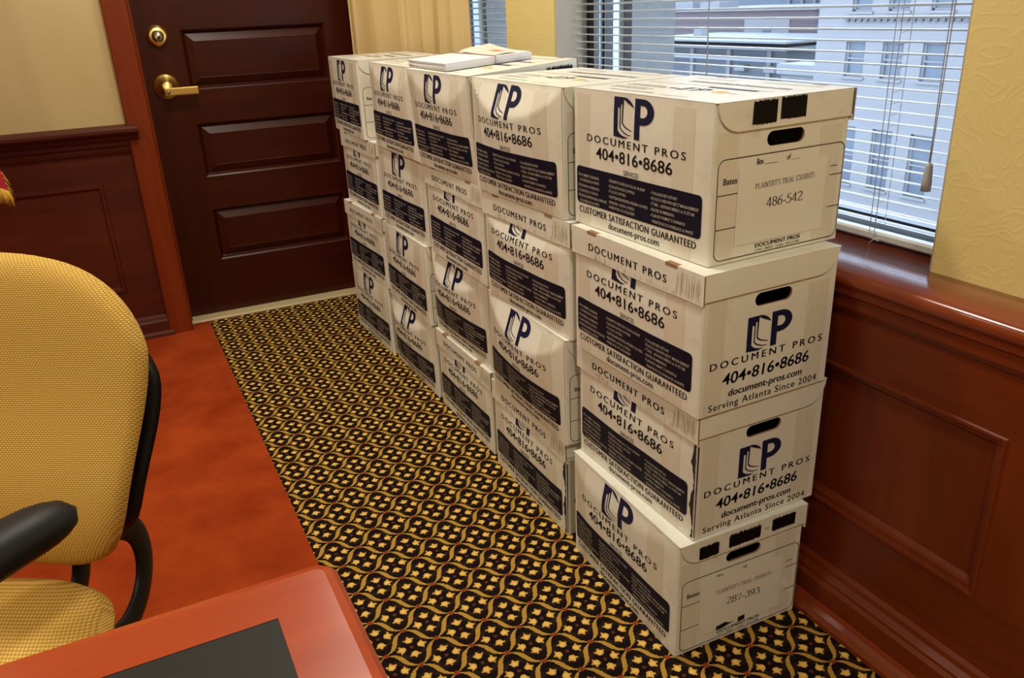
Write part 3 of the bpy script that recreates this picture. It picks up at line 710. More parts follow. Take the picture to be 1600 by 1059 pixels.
def bands(rnd):
    """worn print on the top of a lid: blocks of small type, a bar, a mark and a yellow spot"""
    p = Print()
    p.rect(.075, .205, .0300, .0335, NAVY); p.rect(.225, .300, .0255, .0275, GREYP)
    for v in (.060, .073, .100, .112):
        u = .035
        while u < .135:
            w = rnd.uniform(.006, .018); p.rect(u, u + w, v, v + .0050, GREYP); u += w + .003
    u = .09
    while u < .34:
        w = rnd.uniform(.006, .012); p.rect(u, u + w, .205, .222 + rnd.uniform(-.004, .002), GREYP); u += w + .0035
    p.rect(.020, .350, .1660, .1685, GREYP); p.rect(.205, .325, .150, .162, NAVY)
    logo(p, .185, .250, .095, .133, NAVY); p.rrect(.268, .300, .098, .124, .012, YELLOWP, nu=6); p.rect(.155, .178, .103, .112, NAVY)
    p.rect(.308, .330, .104, .108, GREYP); p.rect(.05, .16, .262, .266, GREYP); p.rect(.22, .36, .270, .273, GREYP)
    return p

# ------------------------------------------------------------------ the file boxes
def smin(a, b, k=.0022):
    h = max(k - abs(a - b), 0) / k; return min(a, b) - h * h * k * .25
def file_box(key, x, y, a, hinge_front, label, bulge, number=None, marks=None, top=False, torn=False, defaced=False, lev=0, tilt_up=0.0):
    """a corrugated file box with an attached fold-over lid; bulge = (amplitude, facet slope, centre, start height)"""
    rnd = random.Random(key)
    A, slope, cu, ztop = bulge
    root = empty('file_box'); tag(root, label, 'box', 'white file boxes stacked by the window')
    rz = (-pi / 2 if hinge_front else pi / 2) - a
    ex = Vector((cos(a), -sin(a), 0)); ey = Vector((sin(a), cos(a), 0)); c = Vector((x, y, lev * HB)) + ex * WB / 2 + ey * LB / 2
    root.location = (c.x, c.y, lev * HB + .0004 + WB / 2 * sin(tilt_up)); root.rotation_euler = (tilt_up, 0, rz)
    h = HB - .0012; r = .0025
    ph = rnd.uniform(0, 6)
    def d(u, z):                                    # how far the side facing the room bows out
        t = (u - cu * LB) / (LB * (cu if u < cu * LB else 1 - cu)); s = max(0.0, min(1.0, z / ztop))
        g = A * max(0.0, 1 - abs(t) ** 2.2) * (sin(pi * s ** .85 * .5) ** 1.0)
        g += .0008 * sin(31 * u + ph) * sin(pi * s) * max(0, 1 - t * t)
        return max(0.0, smin(slope * max(0.0, ztop - z), g))
    flat = lambda u, z: 0.0
    dh, do = (d, flat) if hinge_front else (flat, d)
    hingeP = lambda u, z, o: (-LB / 2 + u, -WB / 2 - dh(u, z) - o, z)
    oppP = lambda u, z, o: (LB / 2 - u, WB / 2 + do(u, z) + o, z)
    formP = lambda u, z, o: (LB / 2 + o, -WB / 2 + u, z)
    logoP = lambda u, z, o: (-LB / 2 - o, WB / 2 - u, z)
    mb = MB()
    for P, bows in ((hingeP, hinge_front), (oppP, not hinge_front)):
        nu, nz = (60, 40) if bows else (2, 2)
        mb.grid(lambda s, t: P(r + (LB - 2 * r) * s, .0008 + (h - .0008) * t, 0), nu, nz, CARD)
    hu0, hu1, hz0, hz1 = .1125, .1965, .1842, .2082; hr = (hz1 - hz0) / 2
    hole = _ar(hu1 - hr, hz0 + hr, hr, hr, -90, 90, 10) + _ar(hu0 + hr, hz0 + hr, hr, hr, 90, 270, 10)
    for P in (formP, logoP):
        o2 = [(r, .0008), (WB - r, .0008), (WB - r, h), (r, h)]
        allp = o2 + hole; tri = tessellate_polygon([[Vector((p[0], p[1], 0)) for p in o2], [Vector((p[0], p[1], 0)) for p in hole]])
        mb.add([P(p[0], p[1], 0) for p in allp], tri, CARD); mb.add([P(p[0], p[1], -.0042) for p in allp], tri, CARD)
        n = len(hole); mb.add([P(p[0], p[1], 0) for p in hole] + [P(p[0], p[1], -.0042) for p in hole], [(i, (i + 1) % n, n + (i + 1) % n, n + i) for i in range(n)], KRAFT)
    for (P, Q, w1) in ((hingeP, formP, LB), (formP, oppP, WB), (oppP, logoP, LB), (logoP, hingeP, WB)):   # chamfered upright corners
        z0, z1 = .0008, h; mb.add([P(w1 - r, z0, 0), Q(r, z0, 0), Q(r, z1, 0), P(w1 - r, z1, 0)], [(0, 1, 2, 3)], CARD, True)
    mb.add([(-LB / 2 + r, -WB / 2 + r, .0006), (LB / 2 - r, -WB / 2 + r, .0006), (LB / 2 - r, WB / 2 - r, .0006), (-LB / 2 + r, WB / 2 - r, .0006)], [(0, 3, 2, 1)], CARD)
    mb.add([(-LB / 2 + .006, -WB / 2 + .006, .150), (LB / 2 - .006, -WB / 2 + .006, .150), (LB / 2 - .006, WB / 2 - .006, .150), (-LB / 2 + .006, WB / 2 - .006, .150)], [(0, 1, 2, 3)], GAP)  # near-black sheet standing in for the shade inside, seen through the handle holes
    FRONT.put(mb, hingeP if hinge_front else oppP)
    if hinge_front: end_form(number, defaced).put(mb, formP)
    else: ENDLOGO.put(mb, logoP)
    if torn:                                        # split corner, dark corrugated core showing
        tp = Print(); n = 26
        L_ = [(LB - .0085 + .0022 * rnd.uniform(-1, 1) + .004 * sin(k * .5), .006 + .196 * k / n) for k in range(n + 1)]
        R2 = [(LB - .0015 + .0006 * rnd.uniform(-1, 1), .006 + .196 * k / n) for k in range(n + 1)]
        tp.raw(L_ + R2, [(k, k + 1, n + 2 + k, n + 1 + k) for k in range(n)], GAP, .0009); tp.put(mb, oppP if not hinge_front else hingeP)
        ep = Print(); ep.raw([(.0008, .006), (.0026, .006), (.0046, .20), (.0008, .20)], [(0, 1, 2, 3)], GAP, .0009); ep.put(mb, logoP if not hinge_front else formP)
    body = mb.build('body', root)
    # --- lid: top panel hinged on one long side, a flap over the other three
    mb = MB(); th = .0030; g = .0012
    zt = HB - .0004
    def topP(s, t, dz=0.0):
        u = -g - th + (LB + 2 * g + 2 * th) * s; v = t * (WB + g + th)
        return (-LB / 2 + u, -WB / 2 + v, zt - dz)
    mb.grid(lambda s, t: topP(s, t), 2, 2, CARD, False)
    mb.grid(lambda s, t: topP(1 - s, t, .0008), 2, 2, CARD, False)
    fz = HB - .0465
    def slab(outline, P, o0, o1, m):                # an extruded flat flap
        n = len(outline); tri = tessellate_polygon([[Vector((u, z, 0)) for u, z in outline]])
        mb.add([P(u, z, o1) for u, z in outline], tri, m); mb.add([P(u, z, o0) for u, z in outline], tri, m)
        mb.add([P(u, z, o0) for u, z in outline] + [P(u, z, o1) for u, z in outline], [(i, (i + 1) % n, n + (i + 1) % n, n + i) for i in range(n)], m)
    tilt = rnd.uniform(-.0015, .0015)
    capR = [(WB + g + th - .001, fz + tilt)] ; q = .0455
    outl = [(.003, zt - .0006)] + [(.003 + q * (1 - cos(RAD(9 * k))), (fz - tilt) + q * .98 * (1 - sin(RAD(9 * k)))) for k in range(0, 11)] + [(WB + g + th - .001, fz + tilt), (WB + g + th - .001, zt - .0006)]
    outl[1] = (.003, zt - .002)
    slab(outl, formP, g, g + th, CARD); slab([(WB - u, z) for u, z in outl], logoP, g, g + th, CARD)
    def flapP(u, z, o): return (LB / 2 - u, WB / 2 + do(min(max(u, 0), LB), z) + o, z)
    fz2 = HB - .0545; nu = 40; ulo, uhi = -g - th - .0008, LB + g + th + .0008
    wob = lambda s: fz2 + .0012 * sin(9 * s + ph)
    F = lambda o: (lambda s, t: flapP(ulo + (uhi - ulo) * s, wob(s) + (zt - .0010 - wob(s)) * t, o))
    mb.grid(F(g + th), nu, 10, CARD); mb.grid(F(g), nu, 10, CARD)
    for t in (0, 1): mb.grid(lambda s, q2, t=t: F(g + th * q2)(s, t), nu, 1, CARD if t == 1 else KRAFT, False)
    for s in (0, 1): mb.grid(lambda q2, t, s=s: F(g + th * q2)(s, t), 1, 10, KRAFT, False)
    # cap joining the top panel to the folded flap, with the two raw lock slots on the fold
    mb.grid(lambda s, t: (LB / 2 - (ulo + (uhi - ulo) * s), WB / 2 + g + (th + .0002) * t, zt - .0002 - .0010 * t * t), nu, 4, CARD)
    for u in (.052, .300):
        mb.box(LB / 2 - u - .032, LB / 2 - u, WB / 2 - .006, WB / 2 + g + th + .0004, zt - .0056, zt + .0002, KRAFT)
    if not hinge_front: FLAP.put(mb, lambda u, z, o: flapP(u, z, g + th + o))
    if marks:
        mp = Print(); marks(mp, rnd); mp.put(mb, lambda u, z, o: formP(u, z, g + th + o))
    if top: bands(rnd).put(mb, lambda u, v, o: (-LB / 2 + u, -WB / 2 + v, zt + o * .4))
    lid = mb.build('lid', root)
    if number:                                      # typed sheet taped over the form
        mb = MB(); sh = Print()
        sh.rect(.0545, .2570, .0270, .1555, SHEET, .0011)
        serif(sh, "PLAINTIFF'S TRIAL EXHIBITS", .0927, .2290, .1180, .1268, INK, .0016, .0025 if not defaced else -.002, .10, .045)
        serif(sh, number, .1200, .2040, .0838, .1000, INK, .0016, .0006 if not defaced else -.004)
        sh.text('DOCUMENT PROS', .1026, .2077, .0298 if defaced else .0280, .0350, SHEET, 1, 0, .0012)
        if defaced:
            sh.items.pop()
            sh.poly([(.098, .0275), (.098, .0370), (.112, .0385), (.120, .0400), (.130, .0350), (.143, .0345), (.125, .0300), (.112, .0270)], INK, .0016)
            sh.poly([(.1520, .0270), (.1520, .0390), (.1690, .0400), (.1690, .0280)], INK, .0016)
        sh.put(mb, formP); lab = mb.build('paper_label', root); lab['label'] = 'typed paper sheet taped to the end of the box'
    return root

def m_top(p, r):
    p.scribble(.0735, .1255, .2228, .2585, BLACK_MARK, r); p.scribble(.1335, .1905, .2260, .2598, BLACK_MARK, r); p.rect(.3000, .3022, .2185, .2605, BLACK_MARK, .0009)  # two marker scribbles, then a dark strip along the flap's right edge
def m_bottom(p, r):
    p.scribble(.0440, .0890, .2195, .2470, BLACK_MARK, r, 0, .002); p.scribble(.1130, .1890, .2225, .2510, BLACK_MARK, r, .02, .0032); p.rect(.1985, .2110, .2372, .2384, INK); p.scribble(.2170, .2750, .2265, .2540, BLACK_MARK, r, 0, .0022)
def m_c(p, r):
    p.scribble(.060, .105, .234, .244, BLACK_MARK, r, 0, .003); p.scribble(.125, .180, .230, .248, BLACK_MARK, r, 0, .004); p.scribble(.192, .210, .232, .243, BLACK_MARK, r, 0, .003); p.scribble(.215, .290, .232, .250, NAVY, r, 0, .004)
def m_e(p, r): p.scribble(.085, .125, .232, .244, BLACK_MARK, r, 0, .003); p.scribble(.135, .18, .234, .241, BLACK_MARK, r, 0, .003)
SN = {'A': 'the nearest stack', 'B': 'the second nearest stack', 'C': 'the middle stack', 'D': 'the second farthest stack', 'E': 'the farthest stack'}
LN = {3: 'top of', 2: 'second from top in', 1: 'third from top in', 0: 'bottom of'}
BX = [  # key, x, y, yaw, hinge side to the room?, bulge
 ('A0', -.019, .057, .026, 1, (.009, .20, .22, .255)), ('A1', .013, .059, -.011, 0, (.006, .12, .5, .205)), ('A2', .001, .049, -.017, 0, (.004, .10, .5, .205)), ('A3', .028, .076, -.044, 1, (.003, .05, .5, .258)),
 ('B0', -.002, .504, .007, 0, (.006, .12, .5, .205)), ('B1', -.013, .482, .010, 1, (.027, .34, .56, .258)), ('B2', -.003, .469, -.027, 0, (.014, .34, .45, .206)), ('B3', -.007, .486, -.039, 1, (.026, .36, .50, .258)),
 ('C0', .011, .941, .000, 0, (.004, .10, .5, .205)), ('C1', .019, .947, -.010, 1, (.027, .34, .34, .258)), ('C2', -.002, .902, .006, 0, (.003, .1, .5, .205)), ('C3', -.005, .913, -.021, 1, (.013, .20, .70, .258)),
 ('D0', .011, 1.370, -.012, 1, (.026, .34, .26, .258)), ('D1', -.003, 1.357, .000, 1, (.006, .09, .5, .258)), ('D2', .008, 1.340, -.029, 1, (.005, .08, .5, .258)), ('D3', -.009, 1.327, -.003, 1, (.013, .20, .72, .258)),
 ('E0', .001, 1.805, -.039, 1, (.005, .08, .5, .258)), ('E1', .002, 1.791, -.047, 0, (.003, .1, .5, .205)), ('E2', .002, 1.782, -.013, 0, (.003, .1, .5, .205)), ('E3', -.013, 1.849, .024, 1, (.004, .06, .5, .258))]
BXMAP = {}
for key, x, y, a, hf, bl in BX:
    lev = int(key[1])
    if key == 'A3': lb = 'white file box with sheet numbered 486-542, top of the nearest stack'
    elif key == 'A0': lb = 'white file box with sheet numbered 287-393, bottom of the nearest stack'
    elif key == 'C3': lb = 'white file box under the white papers, top of the middle stack'
    elif hf: lb = 'white file box, logo side open to view, %s %s' % (LN[lev], SN[key[0]])
    else: lb = 'white file box, lid flap over its side, %s %s' % (LN[lev], SN[key[0]])
    BXMAP[key] = file_box(key, x, y, a, bool(hf), lb, bl, number={'A3': '486-542', 'A0': '287-393'}.get(key), marks={'A3': m_top, 'A0': m_bottom, 'C3': m_c, 'E3': m_e}.get(key), top=lev == 3, torn=key in ('A1', 'B0'), defaced=key == 'A0', lev=lev, tilt_up=RAD(3.9) if key == 'C3' else 0.0)

# ------------------------------------------------------------------ loose papers on the boxes
def paper_bundle(loc, rz, wx, wy, t, label, band=None, n=9, extra=None):
    rnd = random.Random(wx * 1000 + t)
    root = empty('paper_bundle', loc, rz); tag(root, label, 'paper')
    mb = MB(); z = 0.0
    for k in range(n):                              # slightly shifted reams
        dx, dy, a = rnd.uniform(-.002, .002), rnd.uniform(-.002, .002), rnd.uniform(-.006, .006); h = t / n
        c, s_ = cos(a), sin(a); P = lambda u, v, zz: (dx + c * u - s_ * v, dy + s_ * u + c * v, zz)
        sag = lambda u: -.0
        for zz, m in ((z, SHEAF), (z + h - .0002, WHITE_PAPER)): mb.add([P(0, 0, zz), P(wx, 0, zz), P(wx, wy, zz), P(0, wy, zz)], [(0, 1, 2, 3)], m)
        ed = [(0, 0), (wx, 0), (wx, wy), (0, wy)]
        for i in range(4):
            (u0, v0), (u1, v1) = ed[i], ed[(i + 1) % 4]; mb.add([P(u0, v0, z), P(u1, v1, z), P(u1, v1, z + h - .0002), P(u0, v0, z + h - .0002)], [(0, 1, 2, 3)], SHEAF)
        z += h
    mb.build('sheets', root)
    if band:
        x = band; e = .0012
        MB().tube([(x, -e - .001, -.0 + e), (x + .004, -e - .001, t + e), (x + .002, wy * .5, t + e + .0005), (x - .002, wy + e, t + e), (x - .004, wy + e, e)], .0014, RUBBER, 6).build('rubber_band', root)
    if extra:
        x0, x1, y0, y1 = extra
        mb = MB().grid(lambda u, v: (x0 + (x1 - x0) * u, y0 + (y1 - y0) * v, t + .0006 + .015 * v ** 2 * (.25 + .75 * u) + .002 * sin(5 * u)), 12, 12, MANILA)
        ff = lambda u, v: (x0 + (x1 - x0) * u, y0 + (y1 - y0) * v, t + .0012 + .015 * v ** 2 * (.25 + .75 * u) + .002 * sin(5 * u))
        mb.grid(lambda u, v: ff(.40 + .28 * u, .30 + .22 * v), 6, 6, ORANGEP)
        mb.build('cover_sheet', root)
    return root
PT = RAD(3.9)
pb = paper_bundle((-.012, 1.062, 4 * HB + .0022), RAD(-1), .242, .285, .0185, 'rubber-banded bundle of white paper lying on the middle stack of boxes', band=.135, n=7, extra=(.146, .242, .02, .262))
pb.rotation_euler = (0, -PT, RAD(-1)); pb.location.z += (-.012 + .005) * math.tan(PT) + .0008

# ------------------------------------------------------------------ the table corner
tx0, tx1, ty0, ty1, tz = -2.9, -.707, -1.55, -.303, .740
root = empty('conference_table', ((tx0 + tx1) / 2, (ty0 + ty1) / 2, 0)); tag(root, 'red cherry conference table with a black inlay, cut off at the lower left', 'table')
ox, oy = root.location.x, root.location.y
mb = MB()
def rr(x0, x1, y0, y1, r, n=8):
    out = []
    for cx, cy, a0 in ((x1 - r, y1 - r, 0), (x0 + r, y1 - r, 90), (x0 + r, y0 + r, 180), (x1 - r, y0 + r, 270)):
        for k in range(n + 1): a = RAD(a0 + 90 * k / n); out.append((cx + r * cos(a), cy + r * sin(a)))
    return out
prof = [(.013, 0), (.006, -.0012), (.0015, -.005), (0, -.011), (0, -.026), (.003, -.033), (.012, -.036), (.03, -.038)]
rings = [[(x - ox, y - oy, tz + dz) for x, y in rr(tx0 + i, tx1 - i, ty0 + i, ty1 - i, max(.022 - i, .006))] for i, dz in prof]; n = len(rings[0])
for a, b in zip(rings, rings[1:]): mb.add(a + b, [(i, (i + 1) % n, n + (i + 1) % n, n + i) for i in range(n)], WOOD_TABLE, True)
mb.add(rings[-1], [tuple(range(n))], WOOD_TABLE)
ix0, ix1, iy0, iy1 = tx0 + .062, tx1 - .062, ty0 + .062, ty1 - .061
inner = [(ix1 - ox, iy1 - oy, tz), (ix0 - ox, iy1 - oy, tz), (ix0 - ox, iy0 - oy, tz), (ix1 - ox, iy0 - oy, tz)]
R0 = rings[0]; m8 = n // 4
for q in range(4):
    arc = R0[q * m8:(q + 1) * m8]; nxt = R0[((q + 1) % 4) * m8]
    mb.add(arc + [nxt, inner[(q + 1) % 4], inner[q]], [tuple(range(len(arc) + 3))], WOOD_TABLE)
mb.build('tabletop', root)
MB().add([(a, b, c - .0004) for a, b, c in inner], [(0, 1, 2, 3)], LEATHER).build('inlay', root)
for sx in (-1, 1):
    MB().box(sx * .70 - .05, sx * .70 + .05, -.42, .42, .06, tz - .038, WOOD_TABLE, .006).box(sx * .70 - .09, sx * .70 + .09, -.50, .50, 0, .06, WOOD_TABLE, .01).build('leg', root)

# ------------------------------------------------------------------ the chair
CH = empty('office_chair', (-1.165, .035, 0), RAD(-30)); tag(CH, 'gold woven office chair with black arms and frame beside the table', 'chair')
# local frame: the chair faces -y
BZ0, BZ1 = .504, .930
def back_y(s, t): return .205 + .070 * t + .035 * (1 - s * s) - .028 * math.exp(-((t - .28) / .22) ** 2)
BHW = .255
def back_pt(a, r):
    c, s_ = cos(a), sin(a); n = 3.0 if s_ > 0 else 4.6; k = (abs(c) ** n + abs(s_) ** n) ** (-1 / n); x, v = r * k * c, r * k * s_
    t = .5 + .5 * v; w = BHW * (.70 + .30 * min(1, max(0, t) / .72) ** .9 - .04 * max(0, t - .8))
    return x, t, x * w
def cush(side):
    def fn(u, r):
        s, t, x = back_pt(2 * pi * u, r); ed = max(0, 1 - r ** 7) ** .5
        return (x, back_y(s, t) + side * .036 * ed, BZ0 + (BZ1 - BZ0) * t)
    return fn
mb = MB().grid(cush(-1), 90, 34, FABRIC); mb.grid(cush(1), 90, 34, FABRIC)
fix_normals(mb.build('backrest', CH))
def shell(side):
    def fn(u, r):
        s, t, x = back_pt(2 * pi * u, r); ed = max(0, 1 - r ** 8) ** .5
        return (x * (.975 - .065 * t), back_y(s, t) + .046 + .014 * (1 - t) + side * .013 * ed, BZ0 + .004 + (BZ1 - BZ0) * .80 * t)
    return fn
mb = MB().grid(shell(-1), 70, 20, BLACK_PL); mb.grid(shell(1), 70, 20, BLACK_PL)
fix_normals(mb.build('back_shell', CH))
SZ = .510
def seat_fn(side):
    def fn(u, v):
        a = 2 * pi * u; r = v; n = 3.2; c, s_ = cos(a), sin(a)
        k = (abs(c) ** n + abs(s_) ** n) ** (-1 / n); x = .215 * r * k * c; y = -.030 + .245 * r * k * s_
        ed = max(0, 1 - r ** 6) ** .5
        z = SZ - .030 + (.030 * ed + .006 * (abs(x) / .24) ** 2 if side > 0 else -.034 * ed)
        return (x, y, z)
    return fn
mb = MB().grid(seat_fn(1), 64, 22, FABRIC); mb.grid(seat_fn(-1), 64, 12, FABRIC)
fix_normals(mb.build('seat', CH))
mb = MB()
mb.box(-.16, .16, -.20, .14, SZ - .085, SZ - .060, BLACK_PL, .008); mb.box(-.07, .07, -.12, .10, SZ - .135, SZ - .085, BLACK_PL, .01)
mb.build('seat_pan', CH)
for sx in (.135, .035):                              # bowed steel straps joining the seat to the back
    pts = []
    for k in range(19):
        a = RAD(82 - 170 * k / 18); pts.append((sx, .232 + .086 * cos(a), .462 + .080 * sin(a)))
    pts += [(sx, .19, .386), (sx, .12, .388), (sx, .05, .400)]
    MB().tube(pts, .021, BLACK_PL, 12, .36, (1, 0, 0)).build('back_strap', CH)
for sx in (-1, 1):
    pad = []; rs = []
    for k in range(19):
        t = k / 18; pad.append((sx * (.221 - .100 * t), .087 - .255 * t, .690 + .006 * sin(pi * t) - .004 * t))
        e = min(1, t * 4.5, (1 - t) * 4.5); rs.append(0.001 + .040 * (1 - (1 - e) ** 2) ** .5 * (.80 + .20 * t))
    MB().tube(pad, rs, BLACK_RUB, 20, .72).build('armrest', CH)
    post = [(sx * .140, -.135, .672), (sx * .225, -.150, .640), (sx * .270, -.155, .56), (sx * .265, -.150, .47), (sx * .20, -.12, .425), (sx * .10, -.08, .42)]
    MB().tube(post, .017, BLACK_PL, 12, .6).build('arm_post', CH)
MB().tube([(0, -.01, .36), (0, -.01, .10)], .026, BLACK_PL, 16).build('column', CH)
mb = MB(); mb.lathe([(0, .13), (.045, .12), (.05, .07), (0, .065)], (0, -.01, 0), BLACK_PL, 20)
for k in range(5):
    a = RAD(72 * k + 18); mb.tube([(.03 * cos(a), -.01 + .03 * sin(a), .105), (.17 * cos(a), -.01 + .17 * sin(a), .09), (.29 * cos(a), -.01 + .29 * sin(a), .068)], [.026, .021, .015], BLACK_PL, 10)
bs = mb.build('star_base', CH)
for k in range(5):
    a = RAD(72 * k + 18); x, y = .29 * cos(a), -.01 + .29 * sin(a)
    mb = MB(); mb.lathe([(0, -.022), (.020, -.022), (.026, -.014), (.026, .014), (.020, .022), (0, .022)], (x, y, .0262), BLACK_PL, 18, 'x'); mb.tube([(x, y, .03), (x, y, .072)], .008, BLACK_PL, 8)
    mb.build('caster', bs)

# ------------------------------------------------------------------ the flag at the left edge
fr = empty('flag', (-1.42, 2.20, 0)); tag(fr, 'red flag with gold fringe hanging at the left edge of the picture', 'flag')
mb = MB()
def cloth(u, v):
    z = .70 + 1.15 * (1 - v) + .11 * (1 - u) * v * 0 ; x = .03 + .262 * u * (.55 + .45 * v) ; drop = .055 * (1 - u) * v
    return (x, .035 * sin(u * 13 + 1.2 * v) * (.5 + .5 * v) - .02, z - drop - (.02 * sin(u * 13) * v))
mb.grid(cloth, 60, 30, RED); mb.grid(lambda u, v: tuple(Vector(cloth(u, v)) + Vector((0, .002, 0))), 60, 30, RED)
mb.build('cloth', fr)
mb = MB(); rnd = random.Random(3)
for i in range(150):
    u = i / 149; p = Vector(cloth(u, 1.0)); q = p + Vector((rnd.uniform(.000, .008), rnd.uniform(-.004, .004), -.047 + rnd.uniform(-.005, .005))); mb.tube([p + Vector((0, 0, .003)), (p + q) / 2 + Vector((.001, 0, 0)), q], .0014, FRINGE, 5)
for i in range(70):
    v = i / 69; p = Vector(cloth(1.0, v)); q = p + Vector((.012 + rnd.uniform(-.003, .003), rnd.uniform(-.003, .003), -.030 + rnd.uniform(-.004, .004)))
    if v > .93: mb.tube([p, q], .0012, FRINGE, 5)
mb.build('fringe', fr)
MB().lathe([(0, 0), (.13, 0), (.13, .02), (.05, .045), (.022, .06), (.016, .10), (.014, 2.05), (.0, 2.06)], (0, 0, 0), POLE, 20).build('pole', fr)

# ================================================================== OUTSIDE THE WINDOW
FAC = mat('pale_stone_facade', (0.74, 0.73, 0.72), 0.9)
_t = NT(FAC); _t.col(_t.mix(_t.noise(.9, 4, _t.pos(), .6), (0.160, 0.155, 0.154), (0.138, 0.133, 0.134)))
FACD = mat('grey_stone_trim', (0.080, 0.082, 0.09), 0.9)
OGLASS = mat('far_window_glass', (0.040, 0.055, 0.075), 0.3, spec=0.5)
OBLINDS = mat('far_roller_blind', (0.072, 0.088, 0.105), 0.8)
BRICK = mat('old_red_brick', (0.36, 0.21, 0.18), 0.9)
_t = NT(BRICK); _b = _t.n('ShaderNodeTexBrick'); _b.inputs['Scale'].default_value = 3.0; _b.inputs['Color1'].default_value = (.075, .052, .055, 1); _b.inputs['Color2'].default_value = (.062, .043, .046, 1); _b.inputs['Mortar'].default_value = (.08, .068, .07, 1); _b.inputs['Mortar Size'].default_value = .012
_sx = _t.n('ShaderNodeSeparateXYZ'); _cx = _t.n('ShaderNodeCombineXYZ'); _t.l(_t.pos(), _sx.inputs[0]); _t.l(_sx.outputs[1], _cx.inputs[0]); _t.l(_sx.outputs[2], _cx.inputs[1]); _t.l(_cx.outputs[0], _b.inputs['Vector']); _t.col(_b.outputs['Color'])
ROOFG = mat('grey_roof', (0.065, 0.072, 0.082), 0.9); ROOFW = mat('white_roof_membrane', (0.150, 0.152, 0.157), 0.8); METAL = mat('roof_metal', (0.095, 0.10, 0.11), 0.5, 0.3); SLATE = mat('blue_grey_cladding', (0.042, 0.055, 0.078), 0.5); ASPH = mat('asphalt', (0.09, 0.09, 0.10), 0.95)
structure(MB().box(XW + .41, 140, -90, 160, -13.2, -13, ASPH).build('ground'), 'street far below the window', 'ground')

fb = empty('stone_building', (26, 10, -13)); tag(fb, 'pale stone building with rows of windows across the street', 'building')
fy1, fy0 = 25.15, -12.0
ws = []
for r, (za, zb) in enumerate(((.42, 2.4), (-1.95, -.62), (-6.1, -3.83), (-9.9, -7.9))):
    for k in range(12):
        y1 = 23.60 - 1.735 * k
        if r == 0: y1 = 23.50 - 1.735 * k + (.06 if k % 2 else 0)
        ws.append((y1 - .93, y1, za, zb))
mb = MB()
ysd = sorted(set([fy0, fy1] + [w[0] for w in ws] + [w[1] for w in ws])); 
rowz = sorted(set((w[2], w[3]) for w in ws)); zs = [-13] + [q for r in rowz for q in r] + [7.5]
for i in range(0, len(zs), 2): mb.box(26, 30, fy0, fy1, zs[i], zs[i + 1], FAC)
for (za, zb) in rowz:
    row = sorted((w[0], w[1]) for w in ws if (w[2], w[3]) == (za, zb)); cur = fy0
    for a, b in row: mb.box(26, 30, cur, a, za, zb, FAC); cur = b
    mb.box(26, 30, cur, fy1, za, zb, FAC)
o = mb.build('wall', fb); o.matrix_parent_inverse = Matrix.Translation((-26, -10, 13))
mb = MB()
for k in range(118): y = 23.7 - .30 * k; mb.box(25.90, 26.0, y - .16, y, .06, .22, FACD)
mb.box(25.86, 26.0, fy0, 23.75, .22, .30, FAC); o = mb.build('dentil_cornice', fb); o.matrix_parent_inverse = Matrix.Translation((-26, -10, 13))
for a, b, za, zb in ws:
    mb = MB(); m_ = (za + zb) / 2; f = .07
    mb.box(26.10, 26.20, a, a + f, za, zb, FAC); mb.box(26.10, 26.20, b - f, b, za, zb, FAC); mb.box(26.10, 26.20, a, b, zb - f, zb, FAC); mb.box(26.10, 26.20, a, b, za, za + f, FAC); mb.box(26.08, 26.20, a, b, m_ - .03, m_ + .03, FAC)
    mb.box(25.93, 26.1, a - .08, b + .08, za - .10, za, FAC)
    w = mb.build('window', fb); w.matrix_parent_inverse = Matrix.Translation((-26, -10, 13))
    mb = MB().box(26.16, 26.22, a + f, b - f, za + f, m_ + .2, OGLASS); mb.box(26.15, 26.21, a + f, b - f, m_ + .2, zb - f, OBLINDS)
    p = mb.build('pane', w)

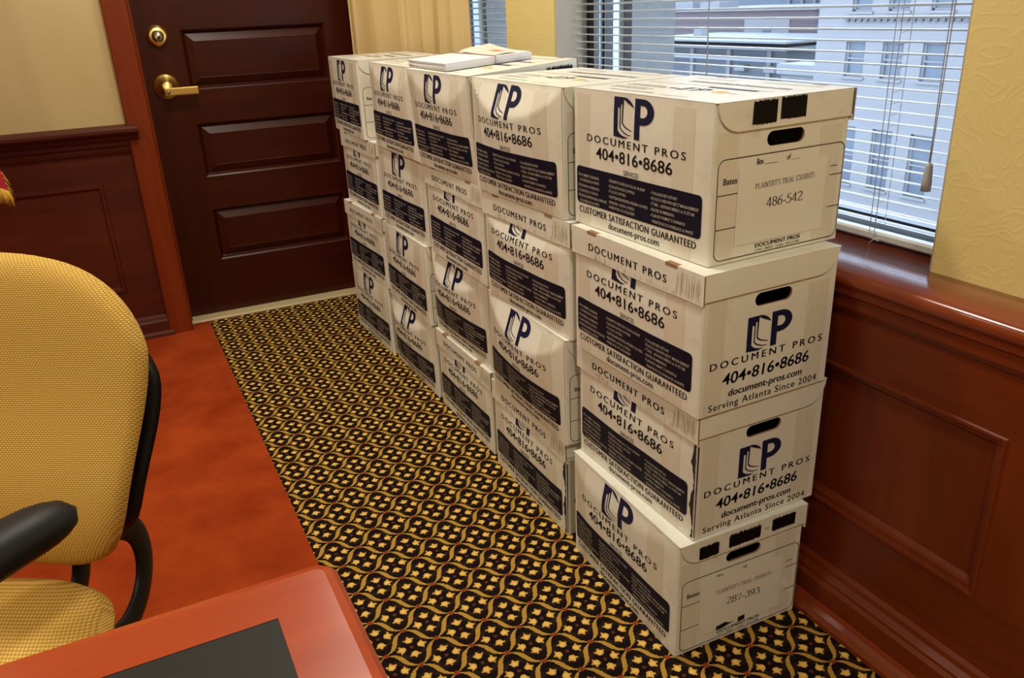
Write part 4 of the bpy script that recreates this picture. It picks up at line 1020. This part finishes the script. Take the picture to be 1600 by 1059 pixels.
def building(name, label, parts, cat='building'):
    r = empty(name, (parts[0][1][0], parts[0][1][2], -13)); tag(r, label, cat)
    for nm, bx, m in parts:
        mb = MB()
        for q in (bx if isinstance(bx[0], (tuple, list)) else [bx]): mb.box(*q, m)
        o = mb.build(nm, r); o.matrix_parent_inverse = Matrix.Translation(-r.location)
    return r
building('brick_building', 'long red brick building beyond the low roofs', [('wall', (45, 60, 44, 66, -13, .02), BRICK), ('parapet', (44.9, 60, 43.9, 66, .02, .16), ROOFW), ('stucco_panel', (44.93, 45.02, 46.3, 51.0, -1.9, -.45), FAC), ('window', (44.9, 45.0, 48.1, 49.0, -1.55, -1.15), OGLASS), ('rooftop_unit', [(47, 50, 60, 62.5, .16, 1.0), (47, 49, 56.5, 59, .16, .7)], ROOFW)])
building('glass_tower', 'blue grey clad tower behind the stone building', [('wall', (61, 80, 26, 63.3, -13, 16), SLATE), ('floor_bands', [(60.9, 61, 26, 63.3, z, z + .45) for z in (-6, -3.1, -1.0, 1.1)], METAL), ('pier', [(60.85, 61, y, y + .4, -13, 16) for y in (59.6, 61.2, 62.9)], METAL)])
building('far_tower', 'wide blue grey building on the skyline', [('wall', (82, 95, 50, 120, -13, 16), SLATE), ('floor_bands', [(81.9, 82, 50, 120, z, z + .8) for z in (-2, 1.5, 5, 8.5)], METAL)])
building('low_building', 'low grey building with arched vents under a flat metal canopy', [('wall', (36, 43, 37.0, 52, -13, -2.0), ROOFG), ('canopy', [(35.2, 43.5, 36.4, 52, -1.92, -1.72), (35.0, 43.6, 36.2, 52, -1.52, -1.42)], METAL), ('gutter', (35.0, 35.2, 36.2, 52, -2.55, -2.40), ROOFW), ('pier', [(35.85, 36, y, y + .35, -13, -2.0) for y in (38.2, 41.8, 45.5, 49)], FAC), ('arched_vent', (35.6, 36, 37.6, 38.5, -3.2, -2.85), ROOFW), ('arched_vent', (35.6, 36, 40.2, 41.1, -3.2, -2.85), ROOFW), ('roof_vent', [(38, 38.6, 47.5, 48.3, -1.42, -.8)], ROOFW)])
building('white_shed', 'small white roofed shed beside the low grey building', [('wall', (32, 34.5, 30.8, 33.2, -13, -2.75), FAC), ('roof', (31.8, 34.7, 30.6, 33.4, -2.75, -2.25), ROOFW)])
